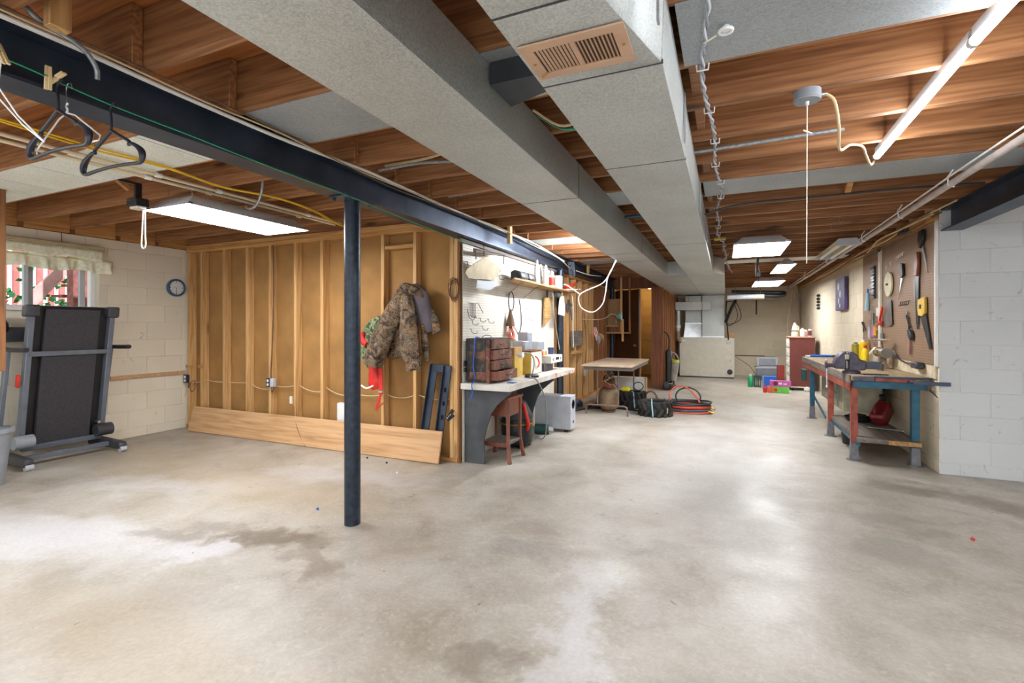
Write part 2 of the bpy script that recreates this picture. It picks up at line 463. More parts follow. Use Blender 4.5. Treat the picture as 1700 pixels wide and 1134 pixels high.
def part(mb, name, mat, parent, bevel=0, thick=0, label=None):
    """world-space part under a thing whose empty sits at parent.location"""
    o = mb.build(name, mat, None, bevel, thick)
    M = Matrix.Translation(parent.location) @ Matrix.Rotation(parent.rotation_euler[2], 4, 'Z')
    p = parent.parent
    while p: M = Matrix.Translation(p.location) @ Matrix.Rotation(p.rotation_euler[2], 4, 'Z') @ M; p = p.parent
    o.data.transform(M.inverted()); o.parent = parent
    if label: o['label'] = label
    return o
def struct(mb, name, mat, bevel=0):
    o = mb.build(name, mat, None, bevel); o['kind'] = 'structure'; return o
def B(x0, x1, y0, y1, z0, z1): return MB().box(x0, x1, y0, y1, z0, z1)
def shared(me, name, parent, loc, rz=0, scale=None):
    o = bpy.data.objects.new(name, me); COL.objects.link(o); o.parent = parent; o.location = loc
    o.rotation_euler[2] = rz
    if scale: o.scale = scale
    return o
# ================================================================== STRUCTURE
fl = struct(B(-6.6, 5.2, -1.6, 14.2, -.1, 0), 'floor', FLOORM)
cl = struct(B(-6.45, 5.2, -1.6, 14.2, 2.527, 2.55), 'ceiling', PLY)
PITCH = .412
def jy(k): return 2.0 + PITCH*k          # centre of joist k
def joist(x0, x1, y, w=.04, z0=2.29):
    o = B(-(x1-x0)/2, (x1-x0)/2, -w/2, w/2, 0, 2.525-z0).build('joist', JX, cl, .003)
    o.location = ((x0+x1)/2, y, z0); return o
for k in range(-8, 30):
    y = jy(k)
    joist(-2.28+R.uniform(0, .02), 1.95 if y > 5.3 else 5.1, y)
    joist(-6.25 if y < 5 else -2.75, -2.1+R.uniform(-.01, .02), y-.041)
joist(-.15, 5.1, jy(2)+.1, .075, 2.33)
# bridging braces between the left joists
for a, b in (((-4.45, 2.22, 2.50), (-4.45, 2.5, 2.31)), ((-5.6, 1.40, 2.32), (-5.6, 1.72, 2.5)), ((.85, 4.12, 2.5), (.85, 4.44, 2.31))):
    c = Vector(a)
    MB().bar((0, 0, 0), Vector(b)-c, .04, .05).build('joist_brace', STX, cl, .002).location = c
# sheet metal panning closing single joist bays
def pan(x0, x1, k, m, n, off=0):
    y0, y1 = jy(k)+.02+off, jy(k+1)-.02+off
    w = (x1-x0)/n
    for i in range(n):
        o = B(-w/2+.003, w/2-.003, -(y1-y0)/2-.015, (y1-y0)/2+.015, -.002, .0).build('metal_pan', m, cl)
        o.location = (x0+w*(i+.5), (y0+y1)/2, 2.289)
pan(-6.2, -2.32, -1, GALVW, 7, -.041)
pan(-2.1, -.2, -1, GALVD, 2)
pan(-.15, 4.9, -1, GALVD, 2)
pan(-.15, 4.9, 4, GALVD, 2)
pan(-1.2, -.2, 4, GALVD, 1)
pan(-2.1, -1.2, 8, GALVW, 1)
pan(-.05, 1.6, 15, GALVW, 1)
pan(-2.1, -1.1, 13, GALVD, 1)
# joist bay blocking seen beside the wide duct
for k in (0, 1, 3, 5, 6):
    o = B(-.02, .02, -.16, .16, 0, .19).build('blocking', JX, cl, .002); o.location = (-.12, jy(k)+.5*PITCH, 2.33)

def blocks(parent, axis, wallc, a0, a1, face, mat, z_off=-.1, rows=12, ztop=2.24, phase=0, skip=None):
    """running bond of painted blocks, each its own piece; axis = direction the wall runs"""
    L, Hh, g = .4, .2035, .004
    cache = {}
    for r in range(rows):
        z0 = max(0, z_off+r*Hh); z1 = min(ztop, z_off+(r+1)*Hh)
        if z1-z0 < .03: continue
        a = a0 - L + ((r % 2)*L/2+phase) % L
        while a < a1-.02:
            s, e = max(a, a0), min(a+L, a1)
            segs = [(s, e)]
            if skip:
                ya, yb, za, zb = skip
                if z0 < zb-.01 and z1 > za+.01: segs = [(p, q) for p, q in ((s, min(e, ya)), (max(s, yb), e)) if q-p > .02]
            for p, q in segs:
                if q-p < .03: continue
                key = (round(q-p, 3), round(z1-z0, 3))
                if key not in cache:
                    w, h = key; d = .012
                    if axis == 'Y': m = B(-d, 0, -w/2+g/2, w/2-g/2, g/2, h-g/2) if face > 0 else B(0, d, -w/2+g/2, w/2-g/2, g/2, h-g/2)
                    else: m = B(-w/2+g/2, w/2-g/2, 0, d, g/2, h-g/2)
                    me = m.mesh('block', .0025); me.materials.append(mat); cache[key] = me
                j = R.uniform(-.0012, .0012)
                loc = (wallc+j, (p+q)/2, z0) if axis == 'Y' else ((p+q)/2, wallc+j, z0)
                shared(cache[key], 'block', parent, loc)
            a += L
# left wall with its window opening (y 1.95..3.02, z 1.46..2.10)
WY0, WY1, WZ0, WZ1 = 1.3, 3.02, 1.455, 2.10
wl = MB().box(-6.45, -6.256, -1.6, WY0, 0, 2.24).box(-6.45, -6.256, WY1, 4.2, 0, 2.24).box(-6.45, -6.256, WY0, WY1, 0, WZ0).box(-6.45, -6.256, WY0, WY1, WZ1, 2.24)
wl = struct(wl, 'wall_left', CREAM)
blocks(wl, 'Y', -6.25, .3, 3.95, 1, CREAM, skip=(WY0, WY1, WZ0, WZ1))
rim = struct(B(-6.45, -6.27, -1.6, 4.2, 2.24, 2.527), 'trim_1', STD)
for k in range(-1, 5):
    o = B(-.012, .012, -.18, .18, 0, .27).build('rim_board', STY, rim, .002); o.location = (-6.255, jy(k)+.17, 2.245)
# right front wall, right wall, far wall
wf = struct(B(1.695, 5.2, 5.339, 5.5, 0, 2.525), 'wall_right_front', GREYB)
blocks(wf, 'X', 5.335, 1.69, 3.6, -1, GREYB, rows=13, ztop=2.52, phase=.14)
wr = struct(B(1.694, 1.86, 5.5, 14.1, 0, 2.525), 'wall_right', FARB)
blocks(wr, 'Y', 1.69, 5.335, 13.96, -1, FARB, ztop=2.2, phase=.1)
sill = struct(B(1.63, 1.72, 5.34, 13.96, 2.205, 2.285), 'trim_2', STY)
wb = struct(B(-3.5, 1.75, 13.964, 14.2, 0, 2.525), 'wall_far', FARB)
blocks(wb, 'X', 13.96, -.9, 1.69, -1, FARB, ztop=2.45, rows=13)
# stud partition facing the camera
ws = struct(B(-6.24, -2.31, 4.042, 4.055, 0, 2.29), 'wall_back', FIBER)
def stud(parent, x, y, mat=None, w=.038, d=.089, z0=.04, z1=2.2, rz=0, name='stud'):
    o = B(-w/2, w/2, 0, d, 0, z1-z0).build(name, mat or STZ, parent, .002); o.location = (x, y, z0); o.rotation_euler[2] = rz; return o
for x in (-6.21, -5.97, -5.56, -5.16, -4.78, -4.39, -4.0, -3.6, -3.19, -2.80, -2.385, -2.335): stud(ws, x+.019, 3.95)
def lying(parent, name, x0, x1, y0, y1, z0, z1, mat):
    o = B(-(x1-x0)/2, (x1-x0)/2, -(y1-y0)/2, (y1-y0)/2, 0, z1-z0).build(name, mat, parent, .002)
    o.location = ((x0+x1)/2, (y0+y1)/2, z0); return o
lying(ws, 'top_plate', -6.24, -2.3, 3.95, 4.04, 2.2, 2.245, STX)
lying(ws, 'top_plate', -6.24, -2.3, 3.945, 4.04, 2.246, 2.289, STX)
lying(ws, 'bottom_plate', -6.24, -2.3, 3.95, 4.04, 0, .04, STX)
lying(ws, 'header', -3.145, -2.8, 3.955, 4.035, 2.05, 2.09, STX)
lying(ws, 'cleat', -6.23, -6.1, 3.935, 3.95, .76, .79, STX)
lying(ws, 'cleat', -6.0, -5.9, 3.935, 3.95, .76, .80, STX)
# partition under the beam, running away from the camera
wm = struct(B(-2.37, -2.358, 3.96, 11.6, 0, 2.1), 'wall_middle', FIBERD)
lying(wm, 'bottom_plate', -2.355, -2.266, 6.7, 10.5, 0, .04, STY)
lying(wm, 'top_plate', -2.355, -2.266, 3.96, 10.9, 2.055, 2.095, STY)
y = 6.98
for i in range(10):
    o = stud(wm, -2.266, y, STZ if i < 6 else STD, z1=2.05, rz=PI/2); y += .385
for y in (3.975, 4.4, 5.2, 6.0): stud(wm, -2.275, y, STZ, z1=2.05, rz=PI/2, d=.08)
o = B(-.0, .012, -.019, .019, 0, 2.07).build('corner_stud', STD, wm); o.location = (-2.285, 3.955, 0)
lying(wm, 'patch_board', -2.262, -2.25, 7.44, 8.1, .95, 1.2, GREYW)
lying(wm, 'cleat', -2.262, -2.22, 7.44, 8.1, .83, .88, STY)
# back room: cross wall with the doorway, return timber, inner stud wall and block wall beyond
wc = struct(MB().box(-2.355, -2.2, 10.5, 10.6, 0, 2.525).box(-2.2, -1.17, 10.5, 10.6, 2.08, 2.525), 'wall_cross', RUST)
dr = struct(MB().bar((-2.17, 10.46, 1.03), (-1.60, 10.02, 1.03), .035, 2.0), 'door_1', DOORW)
for s in (-1, 1):
    n = Vector((.611, .792, 0)) if s > 0 else Vector((-.611, -.792, 0)); c = Vector((-1.66, 10.07, .885))
    k = MB().cyl(c+n*.015, c+n*.05, .011).sph(c+n*.065, .027).build('door_knob', BRASS, dr)
struct(B(-1.40, -1.17, 10.29, 10.31, 0, 2.09), 'trim_3', RUST)
casing = struct(B(-1.62, -1.58, 10.05, 10.07, 0, 2.05), 'trim_4', STZ)
wi = struct(B(-1.30, -1.285, 10.33, 13.9, 0, 2.06), 'wall_inner', FIBERD)
for i in range(9): stud(wi, -1.17, 10.36+i*.41, STD, z0=.0, z1=2.06, rz=PI/2, d=.11)
wy = struct(B(-2.6, -1.3, 12.4, 12.5, 0, 2.5), 'wall_back_room', YELB)
blocks(wy, 'X', 12.39, -2.5, -1.31, -1, YELB, ztop=2.2)
# baseboard strip of the back room
struct(B(-2.35, -1.31, 12.36, 12.388, 0, .09), 'baseboard_back', STX)
wall_side = struct(B(-2.42, -2.37, 10.6, 12.4, 0, 2.5), 'wall_back_room_left', YELB)

# window_1 : aluminium slider set in the left wall
wn = struct(MB().box(-6.40, -6.33, WY1-.035, WY1, WZ0, WZ1).box(-6.40, -6.33, WY0, WY0+.035, WZ0, WZ1).box(-6.40, -6.33, WY0, WY1, WZ0, WZ0+.035).box(-6.40, -6.33, WY0, WY1, WZ1-.03, WZ1), 'window_1', WHITE)
B(-6.385, -6.345, 2.44, 2.475, WZ0+.035, WZ1-.03).build('window_mullion', LGREY, wn)
B(-6.375, -6.335, 2.476, 2.505, WZ0+.035, WZ1-.03).build('window_mullion', STEEL, wn)
B(-6.375, -6.335, 2.89, 2.935, WZ0+.035, WZ1-.03).build('window_jamb', LGREY, wn)
B(-6.34, -6.21, WY0-.02, WY1+.01, WZ0-.02, WZ0+.002).build('window_sill', WHITE, wn, .002)
g = NT('window glass'); g.set(Base_Color=(1, 1, 1), Transmission_Weight=1.0, Roughness=.0, IOR=1.01, Specular_IOR_Level=.2)
B(-6.366, -6.362, WY0+.035, 2.89, WZ0+.035, WZ1-.03).build('window_pane', g.m, wn)

# ================================================================== OUTSIDE THE WINDOW
gr = struct(B(-14, -6.46, -6, 9, 1.2, 1.28), 'ground', pm('garden soil and ivy', '6a8a58', .9, 0, .3, 8)); gr['label'] = 'ground outside the window'
FENR = pm('pink red stained fence', 'cc6462', .7, 0, .15); 
t = thing('picket_fence', 'pink red vertical picket fence seen through the window', 'fence', (-9.2, 3.5, 1.28))
y = 1.6
while y < 6.4:
    part(B(-9.22, -9.19, y, y+.07, 1.3, 3.2), 'picket', FENR, t); y += .13
part(B(-9.18, -9.14, 1.6, 6.4, 1.45, 1.52), 'fence_rail', FENR, t); part(B(-9.18, -9.14, 1.6, 6.4, 2.9, 3.0), 'fence_rail', FENR, t)
t = thing('garden_stairs', 'pinkish outdoor stair with sloped stringer and brown treads', 'stairs', (-7.6, 3.2, 1.28))
part(MB().bar((-7.7, 2.75, 1.22), (-7.7, 3.75, 2.55), .05, .13), 'stringer', pm('pink grey stringer', 'c09a98', .7), t)
for i in range(7): part(B(-7.66, -7.4, 3.0+i*.10, 3.42+i*.10, 1.36+i*.14, 1.385+i*.14), 'tread', pm('brown tread', '7a4444', .7), t)
single(B(-7.3, -7.16, 3.20, 3.38, 1.28, 3.2), 'deck_post', pm('brown purple deck post', '83504c', .8, 0, .25, 14), 'dark reddish brown deck post outside the right end of the window', 'post')
ivy = MB()
for i in range(260):
    c = Vector((-8.3+R.uniform(-.25, .25), R.choice((2.95, 3.3, 3.6))+R.gauss(0, .10), 1.3+abs(R.gauss(0, .28))))
    a = Vector((R.uniform(-1, 1), R.uniform(-1, 1), R.uniform(-1, 1))).normalized()*.045; b = a.orthogonal().normalized()*.035
    ivy.add([c-a, c+b, c+a, c-b], [(0, 1, 2, 3)])
o = single(ivy, 'ivy', pm('ivy leaf green', '3f8a58', .6, 0, .3), 'green ivy leaves growing in clumps under the outdoor stair', 'plant'); o['kind'] = 'stuff'

# ================================================================== STEEL, DUCTS
def ibeam(mb, x0, x1, y0, y1, z0, z1, tf=.012, tw=.01):
    c = (x0+x1)/2
    return mb.box(x0, x1, y0, y1, z0, z0+tf).box(x0, x1, y0, y1, z1-tf, z1).box(c-tw/2, c+tw/2, y0, y1, z0+tf, z1-tf)
b = ibeam(MB(), -2.305, -2.155, -1.5, 11.5, 2.10, 2.289)
single(b, 'steel_beam', STEELB, 'long blue black steel I-beam over the pipe column', 'beam')
single(ibeam(MB(), 1.70, 1.85, -1.5, 5.5, 2.10, 2.289), 'steel_beam', STEELB, 'dark steel I-beam at right resting on the grey block wall', 'beam')
def column(x, y, lab, h=2.1, r=.051):
    t = thing('pipe_column', lab, 'column', (x, y, 0))
    part(MB().cyl((x, y, 0), (x, y, h-.012), r, n=28), 'pipe', COLUMN, t)
    part(B(x-.075, x+.075, y-.13, y+.13, h-.012, h-.001), 'cap_plate', STEELB, t, .002)
    for sx in (-1, 1):
        for sy in (-1, 1): part(MB().cyl((x+sx*.055, y+sy*.105, h-.028), (x+sx*.055, y+sy*.105, h-.012), .011, n=6), 'bolt', STEELB, t)
column(-2.215, 2.46, 'blue black steel pipe column standing alone in the foreground')
column(-2.2, 6.72, 'dark pipe column between the white pegboard and the open studs', r=.05)
column(-2.2, 10.25, 'dark pipe column behind the small folding table')

t = thing('air_duct', 'left galvanised air duct, plain sided, running down the room', 'duct', (-1.02, 3.4, 2.07))
D1 = (-1.21, -.83, 2.07, 2.286)
ys = [-1.3, .2, 2.9, 5.35, 6.0, 7.9]
for a, b_ in zip(ys, ys[1:]): part(B(D1[0], D1[1], a+.002, b_-.002, D1[2], D1[3]), 'duct_section', GALV, t, .002)
for y in ys[1:-1]: part(B(D1[0]-.001, D1[1]+.001, y-.004, y+.004, D1[2]-.001, D1[3]), 'drive_cleat', DGREY, t)
part(B(-1.21, -.56, 7.905, 10.2, 2.07, 2.286), 'plenum_section', GALV, t, .002)
part(B(-1.21, -.56, 10.208, 11.5, 2.07, 2.286), 'plenum_section', GALV, t, .002)
part(B(-1.18, -.56, 11.508, 13.5, 2.07, 2.286), 'plenum_section', GALV, t, .002)
t = thing('air_duct', 'right galvanised air duct carrying the copper coloured register', 'duct', (-.35, 3.4, 2.05))
def sec(y0, y1, xr0, xr1):
    v = [(-.54, y0, 2.05), (xr0, y0, 2.05), (-.165, y0, 2.286), (-.54, y0, 2.286), (-.54, y1, 2.05), (xr1, y1, 2.05), (-.165, y1, 2.286), (-.54, y1, 2.286)]
    return MB().add(v, [(0, 1, 2, 3), (7, 6, 5, 4), (0, 4, 5, 1), (1, 5, 6, 2), (2, 6, 7, 3), (3, 7, 4, 0)])
part(sec(-1.0, 1.095, -.45, -.27), 'duct_section', GALV, t, .0015)
part(sec(1.10, 1.473, -.27, -.172), 'duct_section', GALV, t, .0015)
ys = [1.477, 2.37, 4.82, 7.45]
for a, b_ in zip(ys, ys[1:]): part(sec(a+.002, b_-.002, -.17, -.17), 'duct_section', GALV, t, .0015)
part(MB().prism([(-.54, 7.452), (-.17, 7.452), (-.02, 7.92), (-.54, 7.92)], 'Z', 2.05, 2.286), 'duct_transition', GALV, t, .0015)
for a, b_ in ((7.924, 10.2), (10.208, 11.5), (11.508, 13.5)): part(B(-.545, -.02, a, b_, 2.05, 2.286), 'plenum_section', GALV, t, .002)
for y, x1 in ((1.098, -.26), (1.475, -.168), (2.37, -.168), (4.82, -.168)): part(B(-.541, x1, y-.003, y+.003, 2.0488, 2.06), 'drive_cleat', DGREY, t)
for y in (1.30, 2.2, 3.6, 4.9): part(MB().box(-.164, -.158, y-.004, y+.02, 2.07, 2.28), 'standing_cleat', GALVD, t)
# register on the duct's underside
rg = thing('air_register', 'copper pink louvred register screwed under the right duct', 'register', (-.38, 1.32, 2.045))
xs0, xs1, ya, yb = -.525, -.235, 1.225, 1.412
fr = MB().box(xs0, xs1, ya, ya+.032, 2.041, 2.047).box(xs0, xs1, yb-.032, yb, 2.041, 2.047).box(xs0, xs0+.035, ya+.032, yb-.032, 2.041, 2.047).box(xs1-.035, xs1, ya+.032, yb-.032, 2.041, 2.047).box(-.388, -.372, ya+.032, yb-.032, 2.041, 2.047)
part(fr, 'register_frame', COPPER, rg, .001)
part(B(xs0+.03, xs1-.03, ya+.03, yb-.03, 2.0475, 2.049), 'shadow_plate', pm('register inside shadow brown', '5a4634', .8, 0, .2), rg)  # brown plate painted as the shadow behind the louvres
for side, (u0, u1) in enumerate(((-.487, -.39), (-.37, -.272))):
    for i in range(9):
        x = u0+(i+.5)*(u1-u0)/9
        part(MB().bar((x, ya+.033, 2.0445), (x, yb-.033, 2.0445), .0065, .0012, up=(.6 if side else -.6, 0, 1)), 'louvre', COPPER, rg)
for x in (xs0+.017, xs1-.017): part(MB().cyl((x, 1.32, 2.0395), (x, 1.32, 2.042), .005, n=10), 'screw', BRASS, rg)
part(MB().cyl((-.505, 1.375, 2.03), (-.49, 1.38, 2.045), .003, n=6), 'damper_lever', BRASS, rg)
# dark take-off boot between the ducts
single(MB().prism([(-.822, 1.66), (-.548, 1.66), (-.548, 1.76), (-.822, 1.86)], 'Z', 2.20, 2.286), 'duct_takeoff', pm('dark galvanised boot', '4c5056', .5, .5), 'dark sheet metal take-off joining the two ducts', 'duct')

struct(B(5.2, 5.3, -1.6, 5.5, 0, 2.55), 'wall_sun_block', GREYB)  # unseen wall added to keep the sun out of the open right side
# ================================================================== LAMPS
def troffer(x0, x1, y0, y1, z, lab, group='lit troffer lamps', lit=True):
    t = thing('ceiling_lamp', lab, 'ceiling lamp', ((x0+x1)/2, (y0+y1)/2, z), 0, group)
    h, s = .085, .09
    v = [(x0, y0, z), (x1, y0, z), (x1, y1, z), (x0, y1, z), (x0+s, y0+s, z+h), (x1-s, y0+s, z+h), (x1-s, y1-s, z+h), (x0+s, y1-s, z+h)]
    part(MB().add(v, [(4, 5, 6, 7), (0, 4, 5, 1), (1, 5, 6, 2), (2, 6, 7, 3), (3, 7, 4, 0)]), 'lamp_housing', ENAM, t, 0, .002)
    part(B(x0+.008, x1-.008, y0+.008, y1-.008, z+.002, z+.008), 'diffuser', GLAZE, t)
    for yy in (y0+s+.02, y1-s-.02):
        for xx in (x0+s+.04, x1-s-.04):
            part(MB().tube([(xx, yy, z+h), (xx, yy, 2.30)], .002, 5), 'chain', CHROME, t)
    for xx in (x0+.03, x1-.03): part(MB().cb((xx, y0+.02, z+.012), (.05, .03, .012)), 'end_clip', CHROME, t)
    return t
troffer(-3.89, -3.36, 2.14, 3.2, 2.12, 'lit troffer lamp over the left bay by the brown stud wall')
troffer(.07, .59, 5.45, 6.5, 2.11, 'nearest lit troffer lamp hung right of the ducts')
troffer(.5, 1.0, 10.1, 11.5, 2.11, 'farthest lit troffer lamp, hung low near the far wall')
troffer(.64, .87, 7.45, 8.7, 2.11, 'narrow lit lamp seen between two wider troffers')
# unseen troffers added out of view as fill light for the room
troffer(-1.95, -1.45, -.9, .1, 2.16, 'added fill lamp, unseen behind the viewer')
troffer(-4.2, -3.7, -.6, .4, 2.2, 'added fill lamp, unseen behind the viewer at the left bay')
troffer(2.4, 2.9, 1.0, 2.1, 2.2, 'added fill lamp, unseen right of the viewer')
troffer(.3, .8, -1.3, -.3, 2.16, 'added fill lamp, unseen behind the viewer on the right')
# bare tubes hidden above the left duct
t = thing('tube_lamp', 'lit strip lamp tucked between the joists beside the left duct', 'tube lamp', (-1.29, 5.6, 2.2))
part(B(-1.33, -1.25, 5.0, 6.25, 2.235, 2.27), 'lamp_housing', ENAM, t)
part(MB().cyl((-1.29, 5.02, 2.215), (-1.29, 6.23, 2.215), .014), 'tube', emit('lit strip tube', 'f6faff', 260), t)
# right led strip pair
for i, (a, b_) in enumerate((((.79, 3.37, 2.25), (.775, 2.165, 2.25)), ((.775, 2.14, 2.25), (.80, .93, 2.25)))):
    a, b_ = Vector(a), Vector(b_)
    t = thing('tube_lamp', ['bright bare led strip, far one of the end to end pair', 'bright bare led strip, near one of the end to end pair'][i], 'tube lamp', (a+b_)/2)
    part(MB().bar(a+Vector((0, 0, .028)), b_+Vector((0, 0, .028)), .022, .036), 'lamp_housing', ENAM, t)
    part(MB().cyl(a, b_, .016, n=14), 'tube', LEDM, t)
    part(MB().cyl(a+(a-b_).normalized()*.012, a, .018, n=12), 'end_cap', WHITE, t)
    part(MB().cyl(b_, b_+(b_-a).normalized()*.012, .018, n=12), 'end_cap', WHITE, t)
# unlit old shop light
t = thing('shop_light', 'unlit old cream shop light under the joists near the pegboard', 'shop light', (1.22, 6.95, 2.18))
for x in (1.16, 1.28): part(MB().cyl((x, 6.35, 2.185), (x, 7.6, 2.185), .018), 'tube', WHITE, t)
part(MB().prism([(1.08, 2.19), (1.14, 2.235), (1.30, 2.235), (1.36, 2.19), (1.30, 2.245), (1.14, 2.245)], 'Y', 6.33, 7.62), 'reflector', pm('cream lamp reflector', 'c8bea0', .5), t)
for y in (6.34, 7.61): part(MB().prism([(1.09, 2.165), (1.13, 2.24), (1.31, 2.24), (1.35, 2.165)], 'Y', y-.008, y+.008), 'end_plate', LGREY, t)
for y in (6.5, 7.45): part(MB().tube([(1.22, y, 2.245), (1.22, y, 2.3)], .002, 5), 'chain', CHROME, t)
# warm bulb of the back room
t = thing('bulb_lamp', 'warm glowing bulb on the back room ceiling', 'lamp', (-1.62, 11.6, 2.2))
part(MB().sph((-1.62, 11.6, 2.2), .055), 'bulb', WARMB, t); part(MB().cyl((-1.62, 11.6, 2.25), (-1.62, 11.6, 2.526), .05), 'lampholder', WHITE, t)
# ================================================================== LEFT BAY: TREADMILL, CLOCK, JACKETS
t = thing('treadmill', 'folded black treadmill with slate grey frame under the window', 'treadmill', (-5.95, 2.56, 0))
TX = -5.93
LE = len(COL.objects)
part(B(TX-.03, TX+.01, 2.37, 2.80, .16, 1.44), 'running_belt', pm('black textured tread belt', '38363a', .8, 0, .15, 60, .001), t, .004)
part(B(TX-.12, TX-.032, 2.29, 2.90, .12, 1.47), 'deck', BLACK, t, .006)
for y in (2.27, 2.90):
    part(B(TX-.035, TX+.03, y-.022, y+.022, .18, 1.40), 'deck_rail', TMGREY, t, .005)
    f = part(MB().cb((TX, y, 1.42), (.10, .10, .11)).cb((TX+.03, y+.02, 1.44), (.05, .05, .05)), 'end_bracket', DGREY, t, .012)
    part(MB().cyl((TX+.01, y-.07, .21), (TX+.01, y+.07, .21), .062, n=20), 'roller_cover', MGREY if y < 2.5 else DGREY, t)
    part(MB().cb((TX-.02, y-.045 if y < 2.5 else y-.01, .78), (.05, .02, .12)), 'latch', REDP, t, .006)
part(B(TX+.0, TX+.035, 2.27, 2.90, 1.00, 1.045), 'cross_bar', TMGREY, t, .004)
part(B(TX+.0, TX+.045, 2.27, 2.90, .115, .165), 'cross_bar', TMGREY, t, .004)
for o in list(COL.objects)[LE:]:
    if o.name.startswith('roller') or o.parent is not t: continue
    for v in o.data.vertices: v.co.x += (v.co.z-.15)*.165-.05
part(B(TX+.08, TX+.12, 2.24, 2.92, .05, .095), 'cross_bar', TMGREY, t, .004)
for y in (2.20, 2.93):
    ft = part(MB().prism([(-6.2, .03), (-5.64, .03), (-5.62, .06), (-5.64, .10), (-6.2, .12)], 'Y', y-.035, y+.035), 'foot', DGREY, t, .006)
    part(MB().cyl((-5.64, y-.028, .03), (-5.64, y+.028, .03), .03, n=18), 'wheel', LGREY, t)
for y in (2.17, 2.97):
    part(MB().bar((-6.14, y, .10), (-5.93, y, 1.06), .03, .055, up=(1, 0, 0)), 'upright', TMGREY, t, .004)
    part(MB().tube([(-6.1, y, 1.12), (-6.0, y, 1.075), (-5.9, y, 1.065), (-5.6, y, 1.07)], .021, 12, sub=3), 'handrail', BLACK, t)
part(MB().cb((-6.14, 2.45, 1.2), (.1, .62, .14)), 'console', DGREY, t, .02)
part(MB().tube([(-6.12, 2.22, 1.22), (-6.06, 2.2, 1.3), (-6.1, 2.15, 1.4)], .022, 8, sub=3), 'console_arm', BLACK, t)
part(B(TX-.032, TX-.022, 2.325, 2.352, 1.16, 1.33), 'warning_label', PAPER, t); part(B(TX-.033, TX-.021, 2.325, 2.352, 1.33, 1.36), 'label_band', ORANGE, t)
part(MB().cyl((TX, 2.84, .30), (TX+.06, 2.84, .30), .014, n=10), 'bolt', CHROME, t)

t = thing('waste_bin', 'grey plastic bin at the left edge before the treadmill', 'bin', (-5.42, 1.86, 0))
c = (-5.42, 1.86, 0)
part(MB().lathe([(.10, 0), (.145, .42), (.138, .42), (.094, .01)], c, 24), 'bin_body', MGREY, t)
part(MB().lathe([(.140, .42), (.162, .42), (.162, .45), (.14, .455)], c, 24, cap=False), 'rim', MGREY, t)

single(B(-4.93, -4.86, 1.70, 1.77, .95, 2.289), 'hanging_post', STD, 'brown timber post hanging from the joists at the left edge', 'wooden post', bevel=.003)

t = thing('wall_clock', 'round wall clock with blue rim and white face', 'clock', (-6.24, 3.82, 1.755))
part(MB().lathe([(.0, 0), (.108, 0), (.108, .03), (.1, .038), (.086, .036), (.084, .02), (0, .02)], (-6.245, 3.82, 1.755), 36, 'X'), 'rim', pm('slate blue clock rim', '3c5878', .35), t)
part(MB().cyl((-6.224, 3.82, 1.755), (-6.2225, 3.82, 1.755), .084, n=32), 'face', WHITE, t)
part(MB().bar((-6.221, 3.82, 1.755), (-6.221, 3.775, 1.765), .002, .006, up=(1, 0, 0)).bar((-6.221, 3.82, 1.755), (-6.221, 3.823, 1.69), .002, .004, up=(1, 0, 0)), 'hands', BLACK, t)
for i in range(12):
    a = i*PI/6; y, z = 3.82+.071*math.sin(a), 1.755+.071*math.cos(a)
    part(MB().cb((-6.2215, y, z), (.001, .006 if i % 3 else .009, .006 if i % 3 else .012)), 'hour_mark', BLACK, t)
single(B(-6.245, -6.22, 3.12, 3.93, .68, .72), 'wall_batten', PLANK, 'thin wooden batten fixed along the cream block wall', 'batten', bevel=.002)
single(MB().tube([(-6.24, 2.69, 2.24), (-6.235, 2.69, 2.12), (-6.22, 2.70, 2.09), (-6.21, 2.72, 2.11)], .003, 6), 'wire_hook', BLACK, 'thin black wire hook on the wall above the valance', 'hook')

# ruffled valance
t = thing('valance', 'cream ruffled valance curtain over the window', 'curtain', (-6.19, 2.3, 2.08))
def val(u, v, y0, y1, zt, zb, amp, fr, ph=0):
    y = y0+(y1-y0)*u
    w = math.sin(u*fr+ph)+.5*math.sin(u*fr*2.3+1)
    return (-6.19+amp*w*v+.012*v, y+.01*v*math.cos(u*fr), zt+(zb-zt)*v+.012*math.sin(u*31)*v)
part(MB().sheet(lambda u, v: val(u, v, .9, 3.03, 2.09, 1.985, .006, 60), 120, 4), 'header', CLOTHV, t, 0, .003)
part(MB().sheet(lambda u, v: val(u, v, .9, 3.12, 1.985, 1.855, .028, 78, .5), 260, 6), 'ruffle', CLOTHV, t, 0, .003)
part(MB().tube([val(i/160, .0, .9, 3.05, 1.985, 1.8, .0, 60) for i in range(161)], lambda q: .007+.003*math.sin(q*300), 6), 'piping', pm('yellow green braid', 'c8c078', .8), t)
single(B(-6.23, -6.18, .9, 3.04, 2.095, 2.135), 'curtain_rail', pm('beige curtain board', 'b8a888', .6), 'beige board holding the valance above the window', 'curtain rail', bevel=.003)

